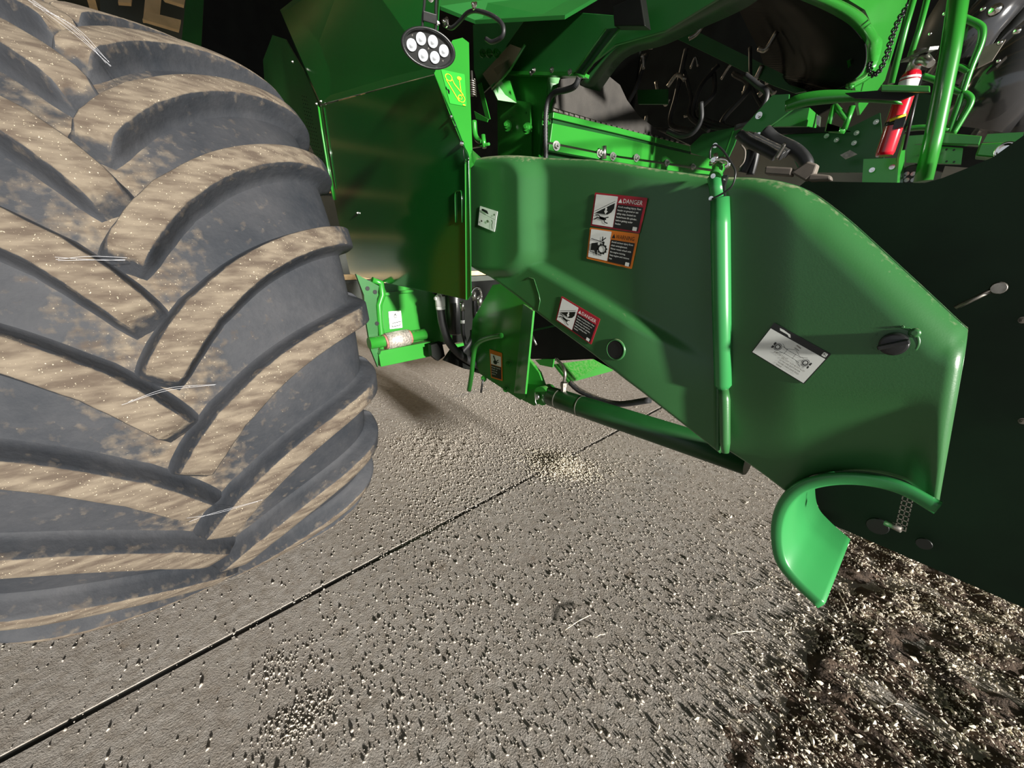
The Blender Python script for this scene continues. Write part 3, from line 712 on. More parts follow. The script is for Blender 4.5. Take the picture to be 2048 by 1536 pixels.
for (x, y) in ((-.62, -.05), (-.29, .36), (.14, .38), (.56, .08), (-.19, -.40), (.24, -.36)):
    c = lc+lr*(x*rx)+lu*(y*ry)+ln*.003
    mb = MB(); mb.lathe(c, ln, [(0, LR*.97), (.004, LR), (.006, LR*.92), (.003, LR*.7), (.003, LR*.5), (.007, LR*.32), (.008, LR*.02)], 28)
    mb.build('lens', 'led', lamp)
mb = MB()
for (x, y) in ((-.6, .42), (0, 0), (.55, -.42)): mb = MB(); mb.lathe(lc+lr*(x*rx)+lu*(y*ry)+ln*.003, ln, [(0, .003), (.002, .002)], 10); mb.build('screw', 'chrome', lamp)
mb = MB(); bt = lc+lu*ry*.9-ln*.01; K = px*1000/1.5
for s_ in (-1, 1): mb.tube(spline([bt+(lr*(s_*.018)-lu*.006)*K, bt+(lr*(s_*.018)+lu*.02)*K, bt+(lr*(s_*.015)+lu*.05)*K, bt+(lr*(s_*.016)+lu*.1)*K], 4), .004*K, 8)
mb.box(bt+lu*.024*K, .036*K, .02, .02*K, Matrix((lr, ln, lu)).transposed())
mb.build('bracket', 'black', lamp, bevel=.002)
mb = MB(); mb.bolt(bt+(lr*.02+lu*.018)*K, lr, .005*K); mb.build('bracket_bolt', 'steel', lamp)
mb = MB(); mb.bolt(bt+lu*.062*K+ln*.006, ln, .0055*K); mb.build('bracket_bolt', 'steel', lamp)
cable = MB(); cable.tube(spline([PL(x, y, .86) for x, y in [(888,50),(903,56),(918,44),(935,26),(955,22),(985,32),(1005,50),(1005,72),(985,84),(972,78)]], 6), .006, 10)
tagged(cable.build('lamp_cable', 'hose'), 'dusty black cable looping beside the work lamp', 'cable')
mb = MB(); mb.bolt(PL(893, 45, .85), (0, -1, 0), .009); mb.bolt(PL(950, 12, .85), (0, -1, .3), .007)
tagged(mb.build('cable_connector', 'chrome'), 'bright metal cable connector right of the work lamp', 'connector')

# ---------------------------------------------------------------- body and frame above the feeder
body = thing('cab_underframe', 'dark green welded frame and sheets under the cab', 'machine frame')
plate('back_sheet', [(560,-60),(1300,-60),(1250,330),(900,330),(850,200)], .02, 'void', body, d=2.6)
plate('deck_sheet', [(800,-40,1.0),(880,12,1.0),(950,40,1.1),(1130,30,1.25),(1250,-40,1.6)], .012, 'mid', body, d=1.0)
plate('hanger_sheet', [(946,50),(1010,22),(1060,30),(1060,92),(1012,96),(1004,150),(962,190),(948,140)], .008, 'dkgreen', body, d=1.5)
plate('housing_sheet', [(1012,92),(1052,36),(1100,20),(1225,30),(1320,-20),(1450,-70),(1480,-30),(1330,62),(1230,90),(1160,145),(1020,142)], .012, 'mid', body, d=1.42, bevel=.002)
plate('lower_angle', [(1013,141),(1170,146),(1168,153),(1013,148)], .03, 'green', body, d=1.40)
mb = MB()
for p, q in (((1148,148),(1212,58)), ((1166,152),(1244,52))): mb.tube([PL(*p, 1.36), PL(*q, 1.36)], .004, 6)
mb.tube([PL(1148, 148, 1.36), PL(1168, 153, 1.36)], .005, 6); mb.build('brace_edge', 'green', body)
plate('brace_web', [(1150,147),(1166,151),(1243,54),(1213,58)], .004, 'dkgreen', body, d=1.375)
plate('dark_block', [(1225,12),(1280,-12),(1290,52),(1228,52)], .04, 'void', body, d=1.33, bevel=.003)
bolts('bolt', 'steel', body, ((1068,141),(1104,140),(1140,144),(1063,146)), PL, 1.375, (0, -1, 0), .007)
plate('pillar_sheet', [(994,150),(1096,148),(1088,322),(996,322)], .01, 'green', body, d=1.45)
plate('pillar_face', [(1002,196),(1060,205),(1062,322),(996,322)], .008, 'green', body, d=1.42)
plate('pillar_edge', [(1096,150,1.45),(1120,156,1.5),(1112,200,1.5),(1090,322,1.5),(1077,322,1.42)], .006, 'green', body)
mb = MB(); plate('gusset_plate', [(982,170,1.3),(1000,158,1.33),(1024,162,1.42),(1034,206,1.42),(996,200,1.33)], .006, 'green', body)
plate('diag_strap', [(965,148,1.42),(1020,88,1.42),(1046,98,1.3),(985,180,1.3)], .005, 'dkgreen', body)
mb = MB(); mb.tube([PL(1050, 90, 1.3), PL(1020, 140, 1.3), PL(984, 178, 1.3)], .005, 8); mb.build('strap_edge', 'green', body)
mb = MB()
for x, y in ((1016,252),(1055,257)): mb.bolt(PL(x, y, 1.40), (.4, -1, 0), .016)
for x, y in ((1053,226),(1022,232),(1042,300)): mb.bolt(PL(x, y, 1.408), (0, -1, 0), .004)
mb.build('frame_bolt', 'green', body)
bolts('stud_nut', 'green', body, ((965,107),(978,107),(992,107)), PL, 1.35, (1, -.3, 0), .012)
mb = MB()
mb.tube([PL(960, 107, 1.35), PL(1000, 106, 1.35)], .006, 8); mb.build('stud', 'green', body)
# spring, strap and hook in the gap
mb = MB(); c0, c1 = PL(944, 160, 1.15), PL(946, 192, 1.15); n_ = 90
mb.tube([c0.lerp(c1, i/n_)+Vector((math.cos(i*.5)*.014, math.sin(i*.5)*.014, 0)) for i in range(n_+1)], .0028, 6); mb.cyl(PL(943, 142, 1.15), c1, .005, 8)
tagged(mb.build('tension_spring', 'dsteel'), 'small coil spring on a rod beside the belt routing decal', 'spring')
mb = MB(); mb.tube(spline([PL(x, y, 1.15) for x, y in [(948,242),(950,268),(956,280),(966,284)]], 6), .012, 12)
mb.tube([PL(966, 270, 1.15), PL(969, 296, 1.15)], .01, 10); mb.tube([PL(944, 295, 1.15), PL(978, 288, 1.15)], .006, 8)
tagged(mb.build('hook_rod', 'green'), 'bent green hook rod above the feeder cover bulge', 'hook')
mb = MB(); mb.poly([PL(x, y, 1.3) for x, y in [(955,170),(962,165),(980,238),(972,240)]], .004); tagged(mb.build('link_strap', 'green'), 'long thin green link strap behind the coil spring', 'strap'); mb = MB(); mb.poly([PL(x, y, 1.2) for x, y in [(948,222),(976,238),(974,244),(952,238)]], .004)
tagged(mb.build('pivot_strap', 'green'), 'short green pivot strap above the bent hook rod', 'strap')
# ribbed hose
mb = MB(); path = spline([PL(x, y, 1.33) for x, y in [(1158,155),(1150,172),(1132,180),(1112,184),(1098,198),(1092,225),(1091,270),(1092,322)]], 14)
mb.tube(path, [.0115 if i % 2 else .009 for i in range(len(path))], 12)
tagged(mb.build('ribbed_hose', 'hose'), 'ribbed black conduit bending down the bright pillar', 'hose')
# ---------------------------------------------------------------- feeder house front beam and rubber skirt
feeder = thing('feeder_house', 'bright green feeder house cross beam with black rubber skirt', 'feeder house')
XA = -1.3
def fp(x, y): return PA(x, y, XA)
plate('rubber_skirt', [(1108,215),(1122,158),(1172,152),(1215,150),(1240,170),(1254,200),(1278,232),(1318,262),(1372,288),(1330,282),(1240,255)], .01, 'skirt', feeder, mode='A', d=XA-.04)
mb = MB()
for i in range(24):
    t = i/24; mb.box(PA(1110+t*255, 221+t*64+math.sin(t*3)*3, XA-.035), .008, .03, .008)
mb.build('skirt_rivet', 'dsteel', feeder, kind='stuff')
plate('upper_beam', [(1107,224),(1240,256),(1380,292),(1381,303),(1240,268),(1106,236)], .03, 'green', feeder, mode='A', d=XA, bevel=.002)
plate('beam_groove', [(1106,236),(1240,268),(1382,303),(1381,309),(1240,276),(1105,246)], .01, 'dkgreen', feeder, mode='A', d=XA-.012)
plate('main_beam', [(1105,246),(1240,275),(1381,308),(1424,316),(1424,338),(1240,312),(1100,284)], .04, 'green', feeder, mode='A', d=XA, bevel=.002)
plate('lower_rail', [(1099,288),(1240,316),(1430,344),(1430,350),(1300,337),(1098,300)], .03, 'green', feeder, mode='A', d=XA+.01, bevel=.001)
bolts('rail_bolt', 'steel', feeder, ((1112,292),(1199,307),(1225,313),(1272,316),(1333,326),(1385,334)), PA, XA+.012, (1, -.2, 0), .013)
mb = MB(); mb.tube([PA(1208, 292, XA+.03), PA(1208, 318, XA+.03)], .012, 14); mb.build('stop_pin', 'steel', feeder)
plate('top_skin', [(1095,300),(1440,350),(1440,420),(1095,380)], .02, 'dkgreen', feeder, mode='A', d=XA-.03)
plate('side_plate', [(1380,292),(1405,268),(1500,248),(1478,262),(1468,290),(1445,340),(1425,345),(1424,318),(1382,306)], .01, 'mid', feeder, d=2.3)
plate('side_plate_edge', [(1468,262,2.3),(1477,258,2.36),(1448,345,2.36),(1438,348,2.3)], .006, 'green', feeder)
# cable lock pin assembly at the rod top
pin = thing('lock_pin', 'steel lock pin with wire lanyard on the release rod', 'pin')
mb = MB(); mb.tube([PL(1430, 352, 1.03), PL(1441, 327, 1.05)], .014, 14); mb.build('pin_shaft', 'green', pin)
mb = MB(); mb.tube([PL(1420, 327, 1.04), PL(1452, 322, 1.04)], .006, 8); mb.tube(spline([PL(x, y, 1.03) for x, y in [(1432,320),(1445,318),(1456,322),(1457,330),(1450,334)]], 4), .005, 8)
mb.tube([PL(1430, 308, 1.03), PL(1433, 322, 1.03)], .006, 8); mb.build('pin_clip', 'chrome', pin)
bolts('pin_ball', 'chrome', pin, ((1430,291),(1426,320),(1426,352),(1422,397)), PL, 1.01, (.6, -1, 0), .0035)
mb = MB(); mb.tube(spline([PL(x, y, .99) for x, y in [(1420,318),(1421,300),(1430,290),(1445,300),(1462,325),(1471,345),(1465,370),(1450,384),(1424,398)]], 6), .0022, 6); mb.build('wire_lanyard', 'black', pin)

# ---------------------------------------------------------------- dark cavity with hoses
cav = thing('engine_bay', 'dark machinery bay with arched green rim above the feeder house', 'machine bay')
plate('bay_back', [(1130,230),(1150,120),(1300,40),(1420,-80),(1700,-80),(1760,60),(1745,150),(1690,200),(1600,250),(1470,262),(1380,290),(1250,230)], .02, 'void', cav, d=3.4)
plate('bay_brace', [(1310,56),(1352,42),(1590,160),(1612,182),(1590,186),(1545,170)], .02, 'mid', cav, d=2.9)
plate('bay_shelf', [(1275,180),(1334,178),(1334,208),(1276,208)], .02, 'mid', cav, d=2.8)
mb = MB()
for i in range(26):
    x, y = random.uniform(1200, 1560), random.uniform(60, 250)
    p = PL(x, y, random.uniform(2.6, 3.1)); q = p+Vector((random.uniform(-.12, .12), random.uniform(-.02, .02), random.uniform(-.08, .08))); r = p.lerp(q, .5)+Vector((0, 0, random.uniform(-.06, .06)))
    mb.tube(spline([p, r, q], 5), random.uniform(.006, .014), 8)
mb.build('pipe_fitting', 'dsteel', cav, kind='stuff')
mb = MB()
for k in range(7):
    x = 1290+k*37+random.uniform(-15, 15); mb.tube(spline([PL(x+random.uniform(-40, 40), random.uniform(90, 150), 2.7), PL(x+random.uniform(-30, 50), random.uniform(170, 210), 2.6), PL(x+random.uniform(-40, 40), random.uniform(225, 250), 2.55), PL(x+random.uniform(0, 70), 262, 2.5)], 8), random.uniform(.008, .015), 10)
mb.build('bundled_hose', 'hose', cav, kind='stuff')
hz = MB(); hz.tube(spline([PL(x, y, 2.2) for x, y in [(1335,262),(1360,272),(1385,266),(1402,240),(1402,205)]], 8), .012, 10)
tagged(hz.build('loop_hose', 'hose'), 'looping dusty black hose below the dark bay', 'hose')
hz = MB(); hz.tube(spline([PL(x, y, 2.15) for x, y in [(1470,256),(1500,244),(1525,215),(1533,186),(1515,170),(1490,150)]], 8), .012, 10)
tagged(hz.build('hanging_hose', 'hose'), 'dusty hose curving down at the right side of the bay', 'hose')
# the arched bright rim sheets
def strip(name, outer, inner, l0, l1, m, parent, th=.006, fn=PL):
    A = spline([fn(x, y, l0) for x, y in outer], 6); B = spline([fn(x, y, l1) for x, y in inner], 6)
    V = [tuple(p) for p in A]+[tuple(p) for p in B]; n = len(A); Fc = [(i, i+1, n+i+1, n+i) for i in range(n-1)]
    o = npmesh(name, V, Fc, m, parent, smooth=True); s = o.modifiers.new('s', 'SOLIDIFY'); s.thickness = th; return o
strip('rim_band', [(1560,-40),(1660,-10),(1725,25),(1752,62),(1760,85),(1745,150),(1700,180)], [(1545,-40),(1640,5),(1690,38),(1722,72),(1733,98),(1728,150),(1690,176)], -.40, -.43, 'green', cav, .012, PA)
strip('bay_shroud', [(1545,-40),(1640,5),(1690,38),(1722,72),(1734,98),(1728,140),(1690,172),(1640,186)], [(1400,-40),(1450,-30),(1480,20),(1500,60),(1520,100),(1530,130),(1540,150),(1570,165)], 2.16, 3.2, 'void', cav)
plate('rim_backsheet', [(1600,-60),(1830,-60),(1800,60),(1770,160),(1720,230),(1700,120),(1760,85),(1730,20)], .01, 'green', cav, mode='A', d=-.47)
strip('skirt_band', [(1160,165),(1230,92),(1300,62),(1360,25),(1440,-30),(1500,-70)], [(1190,190),(1250,112),(1330,84),(1400,52),(1500,5),(1560,-50)], 1.60, 1.75, 'dkgreen', cav, .01)
# curved flat bar and its plate
arm = thing('support_arm', 'curved flat green support arm ending in a small plate', 'arm')
strip('arm_bar', [(1572,204),(1600,190),(1650,182),(1720,184),(1800,202)], [(1572,224),(1610,214),(1660,208),(1720,205),(1806,210)], 1.47, 1.47, 'green', arm, .01)
plate('arm_plate', [(1761,169),(1860,171),(1860,184),(1762,182)], .01, 'green', arm, d=1.40, bevel=.002)
plate('arm_web', [(1690,186),(1765,180),(1840,184),(1800,200),(1710,196)], .01, 'void', arm, d=1.43)
plate('arm_root', [(1480,262),(1545,190),(1578,188),(1575,224),(1586,218),(1518,268),(1500,262)], .012, 'mid', arm, d=1.85)
mb = MB(); mb.bolt(PL(1518, 231, 1.83), (0, -1, 0), .008); mb.build('bolt', 'chrome', arm)
mb = MB(); mb.bolt(PL(1517, 270, 1.83), (0, -1, 0), .006); mb.build('bolt', 'chrome', arm)

# ---------------------------------------------------------------- hose bundle behind the cover
for k, (pp, r, lab) in enumerate([
    ([(1478,268),(1500,285),(1530,300),(1552,312)], .016, 'lower black hydraulic hose of the strapped bundle'),
    ([(1490,272),(1520,288),(1550,302),(1566,312)], .014, 'second black hydraulic hose of the strapped bundle'),
    ([(1505,272),(1530,286),(1560,300),(1575,308)], .013, 'third black hydraulic hose of the strapped bundle'),
    ([(1530,262),(1550,280),(1590,300),(1612,325),(1610,345)], .02, 'thick black hose bending down beside the strap'),
    ([(1502,300),(1496,320),(1485,345)], .016, 'short grey hose dropping behind the cover top, left one'),
    ([(1512,302),(1508,322),(1500,350)], .014, 'short grey hose dropping behind the cover top, right one')]):
    mb = MB(); mb.tube(spline([PL(x, y, 1.6+.02*k) for x, y in pp], 8), r, 12)
    tagged(mb.build('hydraulic_hose', 'hose'), lab, 'hose', 'hydraulic hoses behind the cover')
mb = MB(); mb.tube(spline([PL(x, y, 1.56) for x, y in [(1552,318),(1560,305),(1568,292),(1566,288)]], 4), .006, 6)
tagged(mb.build('hose_tie', 'dsteel'), 'pale strap tied around the black hose bundle', 'strap')
mb = MB(); mb.tube(spline([PL(x, y, 1.55) for x, y in [(1482,290),(1490,302),(1488,322),(1478,335)]], 5), .003, 6)
tagged(mb.build('loose_wire', 'beltgrey'), 'thin loose tan wire hanging beside the hose bundle', 'wire')
for k, (pg, lab) in enumerate([([(1530,332),(1585,335),(1582,352),(1528,348)], 'dusty grey plastic guard behind the cover top, left piece'), ([(1580,345),(1615,322),(1635,328),(1628,348),(1610,362)], 'knotted dusty grey wrap on top of the cover'), ([(1618,346),(1660,350),(1662,360),(1615,362)], 'small dusty pink plastic piece right of the knotted wrap')]):
    o = plate('belt_guard', pg, .03, 'beltgrey', None, d=1.3, bevel=.004); tagged(o, lab, 'guard')

# ---------------------------------------------------------------- frame rails at the right
rail = thing('cross_rail', 'dark green rear cross rail with round bolts behind the hoses', 'rail')
plate('rail_web', [(1560,262),(1700,255),(1760,225),(1770,345),(1600,345)], .02, 'dkgreen', rail, d=2.3)
plate('rail_top', [(1540,254),(1660,254),(1700,262),(1560,268)], .02, 'void', rail, d=2.25)
bolts('rail_bolt', 'steel', rail, ((1653,272),(1673,280),(1713,266),(1708,286),(1752,244)), PL, 2.27, (0, -1, 0), .006)
plate('rail_clip', [(1680,310),(1700,300),(1714,308),(1690,318)], .01, 'dsteel', rail, d=2.2)
o = thing('junction_box', 'bright green sheet box with bolted end under the curved arm', 'box')
plate('box_side', [(1545,253),(1582,217),(1619,215),(1612,252)], .02, 'green', o, d=2.05)
plate('box_end', [(1619,215,2.05),(1638,232,2.2),(1632,256,2.2),(1612,252,2.05)], .006, 'green', o)
plate('box_latch', [(1633,230),(1640,232),(1638,252),(1632,248)], .02, 'steel', o, d=2.04)
o = thing('step_frame', 'small green rectangular tube frame below the curved arm', 'frame')
for a, b_ in (((1668,210),(1655,262)), ((1668,210),(1695,240)), ((1705,212),(1688,260)), ((1660,260),(1690,262))): mb = MB(); mb.tube([PL(*a, 2.15), PL(*b_, 2.15)], .010, 10); mb.build('frame_tube', 'green', o); plate('frame_foot', [(1655,246),(1680,254),(1678,262),(1652,262)], .01, 'green', o, d=2.1)

# ---------------------------------------------------------------- fire extinguisher
ext = thing('fire_extinguisher', 'red fire extinguisher strapped to a green bracket', 'extinguisher')
eb = PL(1768, 312, 1.55); 
et = PL(1826, 140, 1.55)
ax = (et-eb).normalized(); hL = (et-eb).length
er = .052*hL/.5
mb = MB(); mb.lathe(eb, ax, [(0, er*.9), (.008, er), (hL*.93, er), (hL*.97, er*.85), (hL*1.0, er*.5), (hL*1.03, er*.28), (hL*1.07, er*.26)], 40); mb.build('cylinder', 'red', ext)
mb = MB(); mb.lathe(eb+ax*hL*.72, ax, [(0, er*1.01), (hL*.2, er*1.01)], 40); mb.build('label_wrap', 'white', ext, label='white printed label around the top')
mb = MB(); mb.lathe(eb+ax*hL*.88, ax, [(0, er*1.02), (hL*.015, er*1.02)], 40); mb.build('label_stripe', 'dred', ext)
mb = MB(); tp_ = eb+ax*hL*1.08; mb.tube([tp_-ax*.02, tp_+ax*.025], .014, 14)
h1 = PL(1868, 96, 1.5); h0 = PL(1808, 122, 1.58); mb.beam(h0, h1, .018, .006); h2 = PL(1862, 128, 1.5); mb.tube([tp_, PL(1848, 118, 1.53), h2], [.009, .012, .008], 10)
mb.build('valve_handle', 'steel', ext)
mb = MB(); mb.lathe(eb+ax*hL*.36, ax, [(0, er*1.04), (hL*.05, er*1.04)], 40); mb.box(eb+ax*hL*.385+Vector((er*.55, -er*.85, 0)), .02, .012, .03); mb.build('strap', 'black', ext)
mb = MB(); mb.tube([eb+ax*hL*.42+Vector((-.01, -er*1.05, 0)), eb+ax*hL*.43+Vector((.02, -er*1.05, .004))], .004, 6); mb.build('pull_tag', 'yellow', ext)
mb = MB(); mb.tube([PL(1842, 150, 1.62), PL(1808, 300, 1.62)], .004, 8); mb.build('back_bracket', 'black', ext)
o = thing('extinguisher_bracket', 'dark green bolted bracket plate under the extinguisher', 'bracket')
plate('bracket_plate', [(1727,318),(1792,316),(1792,366),(1724,366)], .008, 'green', o, d=1.66)
plate('bracket_edge', [(1798,318,1.66),(1812,268,1.66),(1814,268,1.8),(1806,366,1.8),(1794,366,1.66)], .005, 'green', o)
bolts('bolt', 'chrome', o, ((1744,340),(1784,334)), PL, 1.65, (0, -1, 0), .0045)
# ---------------------------------------------------------------- grab rails, ladder and chain
def pole(name, pts, r, l, label, cat='handrail', m='green'):
    mb = MB(); mb.tube([PL(x, y, l) for x, y in pts], r, 14); return tagged(mb.build(name, m), label, cat)
pole('grab_rail', [(1922,-40),(1900,110),(1868,270),(1846,363)], .021, 1.75, 'thick bright green vertical grab rail right of the extinguisher')
pole('grab_rail', [(1838,-40),(1812,50),(1782,168)], .008, 1.72, 'shiny green vertical rail left of the extinguisher top')
pole('grab_rail', [(1862,-30),(1838,60),(1818,120)], .008, 1.95, 'thin green vertical rail just behind the extinguisher handle')
lad = thing('access_ladder', 'green tube ladder frame behind the thick grab rail', 'ladder')
def lt(nm, pts, r=.011, l=2.5):
    mb = MB(); mb.tube(spline([PL(x, y, l) for x, y in pts], 6), r, 10); mb.build(nm, 'green', lad)
lt('side_tube', [(1918,32),(1938,40),(1958,50),(1965,62),(1960,90),(1940,140),(1915,215),(1898,265)])
lt('rung', [(1898,136),(1918,134),(1938,143)]); lt('side_tube', [(1845,152),(1870,160),(1910,180),(1935,190),(1941,205),(1925,235),(1905,268)])
lt('rung', [(1812,258),(1850,255),(1898,260)])
mb = MB()
cp = spline([PL(x, y, 2.0) for x, y in [(1820,5),(1800,35),(1785,70),(1775,105),(1760,140),(1745,150),(1738,135),(1740,125)]], 5)
for i in range(0, len(cp)-1):
    c = (cp[i]+cp[i+1])/2; t = (cp[i+1]-cp[i]).normalized(); n_ = Vector((0, 1, 0)) if i % 2 else t.cross(Vector((0, 1, 0)))
    L_ = (cp[i+1]-cp[i]).length*.75
    mb.tube([c+t*(L_*math.cos(a))+n_*(.007*math.sin(a)) for a in np.linspace(0, 2*math.pi, 12)[:-1]], .0025, 6, closed=True)
tagged(mb.build('safety_chain', 'black'), 'black safety chain hanging between the green rails', 'chain')
dk = thing('deck_edge', 'green platform edge beams behind the dark sheet', 'platform')
plate('deck_beam', [(1870,264),(1964,272),(1958,290),(1866,286)], .03, 'green', dk, d=1.9, bevel=.002)
plate('perforated_beam', [(1812,288),(1926,296),(1922,328),(1812,325)], .02, 'green', dk, d=1.95)
plate('deck_beam', [(1812,272),(1868,268),(1864,286),(1812,290)], .02, 'green', dk, d=2.0)
mb = MB()
for x, y in ((1875,300),(1893,299),(1908,300),(1893,323),(1908,324)): mb = MB(); mb.lathe(PL(x, y, 1.948), (0, -1, 0), [(0, .003), (.002, .003)], 10); mb.build('punched_hole', 'ink', dk)
plate('end_beam', [(1975,268),(2048,264),(2042,286),(1966,284)], .04, 'green', dk, d=1.8)
plate('end_box', [(1960,286),(2016,284),(2010,318),(1950,312)], .06, 'green', dk, d=1.75, bevel=.004)
mb = MB(); mb.lathe(PL(2010, 302, 1.72), (0, -1, 0), [(0, .02), (.012, .02), (.016, .016), (.006, .012)], 28); mb.build('end_ring', 'chrome', dk)
plate('end_step', [(1890,332),(1970,338),(1945,362),(1880,360)], .02, 'beltgrey', dk, d=1.85)
lp2 = thing('marker_lamp', 'small oval marker lamp low beside the thick grab rail', 'lamp')
mb = MB(); mb.lathe(PL(1820, 354, 1.85), (0, -1, 0), [(0, .03), (.02, .032), (.03, .028)], 28); mb.build('lamp_body', 'black', lp2)
mb = MB()
for k in range(6): mb = MB(); mb.lathe(PL(1820+13*math.cos(k*1.047), 354+7*math.sin(k*1.047), 1.82), (0, -1, 0), [(0, .007), (.004, .006)], 14); mb.build('lamp_optic', 'led', lp2)
# far machine in the shed corner, top right
far = thing('far_machine', 'dark glossy machine body with rounded black panels in the top right corner', 'machine')
plate('far_body', [(1760,-60),(2200,-60),(2200,420),(1830,330),(1790,200)], .05, 'void', far, d=4.2)
for k, (x0, y0, x1, y1, r, m) in enumerate([(2090,90,1940,260,.16,'glass'),(2120,160,1990,300,.13,'glass'),(2040,-40,1880,170,.10,'glass'),(2080,40,2000,130,.05,'beltgrey'),(1960,-40,1870,130,.12,'tin'),(2060,10,1900,250,.03,'black'),(2100,-20,2000,80,.05,'black')]):
    mb = MB(); mb.tube([PL(x0, y0, 3.3+.08*k), PL((x0+x1)/2-6, (y0+y1)/2-8, 3.28+.08*k), PL(x1, y1, 3.3+.08*k)], r, 20); mb.build('far_tube', m, far)
plate('far_plate', [(1965,95),(2012,78),(1985,120),(1955,135)], .02, 'beltgrey', far, d=3.1)
plate('far_green', [(1800,175),(1905,200),(1900,262),(1815,255)], .03, 'dkgreen', far, d=3.4)
mb = MB()
for x, y, r in ((1990,20,.024),(2034,62,.014),(1966,18,.01),(2000,85,.01),(1860,68,.008),(1890,27,.01),(1997,122,.008)):
    mb = MB(); mb.lathe(PL(x, y, 2.95), (0, -1, 0), [(0, r), (r*.6, r*.8), (r, r*.2)], 14); mb.build('far_fitting', 'chrome', far)

# ---------------------------------------------------------------- feeder house side at the right, behind the cover, shade put into its colour
fside = thing('feeder_side', 'feeder house side sheet, coloured near-black for its shade, filling the right edge behind the feeder cover', 'sheet')
plate('feeder_side_sheet', [(1612,362),(1700,364),(1850,366),(1885,356),(1930,338),(1985,315),(2020,290),(2060,262),(2120,220),(2120,1248),(2048,1216),(1715,1071),(1650,1044),(1600,930),(1560,800),(1500,450)], .02, 'darksheet', fside, d=1.45)
mb = MB(); mb.tube([PL(1910, 616, 1.43), PL(1990, 577, 1.43)], .005, 8); mb.lathe(PL(1997, 576, 1.43), (0, -1, 0), [(0, .014), (.008, .012)], 16); mb.build('hook_wire', 'dsteel', fside)
bolts('edge_bolt', 'beltgrey', fside, ((2046,640),(2046,842)), PL, 1.43, (0, -1, 0), .005)
mb = MB(); mb.lathe(PL(1755, 1052, 1.43), (0, -1, 0), [(0, .026), (.004, .024)], 24); mb.build('rubber_grommet', 'ink', fside); mb = MB(); mb.lathe(PL(1848, 1087, 1.43), (0, -1, 0), [(0, .017), (.004, .016)], 20); mb.build('rubber_grommet', 'ink', fside)
# perforated hanging strap
st = thing('perforated_strap', 'perforated metal strap hanging below the cover opening', 'strap')
f = quad([(1805,990),(1828,996),(1812,1064),(1790,1054)], 1.25, 0)
mb = MB()
for u0, u1 in ((0, .12), (.44, .56), (.88, 1)):
    mb.poly([f(u0, 0), f(u1, 0), f(u1, 1), f(u0, 1)], .003)
for k in range(8): mb.poly([f(0, k/7*.97), f(1, k/7*.97), f(1, k/7*.97+.035), f(0, k/7*.97+.035)], .0032)
mb.build('strap_grid', 'dsteel', st)
mb = MB(); mb.tube([f(.6, .9)+Vector((-.03, .01, -.01)), f(.6, 1)], .008, 10); mb.build('strap_clip', 'dsteel', st)

# ---------------------------------------------------------------- under the cover: mount, handle, lift cylinder
mount = thing('cylinder_mount', 'green upright mounting plate with a warning label behind the bent handle', 'mount')
plate('mount_plate', [(985,570),(1046,560),(1062,610),(1050,796),(1040,800),(960,748),(940,700),(945,640)], .012, 'green', mount, d=1.33, bevel=.002)
plate('mount_rib', [(1046,608,1.33),(1066,622,1.27),(1050,788,1.27),(1028,786,1.33)], .01, 'green', mount)
plate('mount_toe', [(1050,710,1.34),(1078,745,1.34),(1098,800,1.34),(1068,812,1.34),(1040,798,1.34)], .02, 'green', mount, bevel=.003)
plate('mount_boss', [(940,660),(975,660),(980,700),(970,750),(940,742)], .03, 'dkgreen', mount, d=1.36)
mb = MB(); bolts('mount_bolt', 'green', mount, ((1012,778),(1018,728),(968,757)), PL, 1.316, (.4, -1, 0), .013)
mb = MB(); mb.tube([PL(966, 758, 1.3), PL(962, 785, 1.3)], .006, 8); mb.build('grease_line', 'black', mount)
for nm_, c4, lab in (('hazard_decal', [(980,698),(1005,706),(1006,762),(983,755)], 'tall orange hazard label on the mounting plate'),):
    f = quad(c4, 1.33, .004); b = backing(f, nm_, 'orange', mount, label=lab)
    dpoly(f, 'white_field', [rect(.08, .14, .92, .50)], 'white', b, .001); dpoly(f, 'black_field', [rect(.08, .52, .92, .95)], 'ink', b, .001)
    dpoly(f, 'pictogram', stroke([(.32, .18), (.48, .36)], .09, .5)+[disc(.45, .40, .16, .45, 9)]+stroke([(.5, .38), (.72, .28)], .06, .5)+stroke([(.5, .4), (.76, .36)], .05, .5), 'ink', b, .002)
    words(f, 'wording', ['Keep hands', 'clear of', 'moving', 'parts.'], .12, .60, .13, .5, 'white', b, .002, lead=1.3, wid=.74)
o = MB(); o.tube(spline([PL(x, y, 1.24) for x, y in [(1003,671),(980,675),(960,683),(950,696),(946,720),(943,750),(938,781)]], 7), .014, 14)
tagged(o.build('bent_handle', 'green'), 'bent green round bar handle in front of the mounting plate', 'handle')
cyl_ = thing('lift_cylinder', 'dark green hydraulic lift cylinder running under the feeder cover', 'cylinder')
ca, cb = PL(1100, 792, 1.34), PL(1445, 905, 1.34)
cb = ca+(cb-ca)*1.1
dv = (cb-ca).normalized()
mb = MB(); mb.tube([ca+dv*.0, ca+dv*.01, cb], [.046, .05, .05], 32); mb.build('barrel', 'dkgreen', cyl_)
mb = MB(); mb.tube([ca+dv*.06, ca+dv*.064], .0515, 32); mb.tube([ca+dv*.2, ca+dv*.204], .0515, 32); mb.build('weld_ring', 'dsteel', cyl_)
mb = MB(); mb.lathe(ca+Vector((-.03, -.035, 0)), (0, 1, 0), [(0, .05), (.07, .05)], 28); mb.build('clevis', 'green', cyl_)
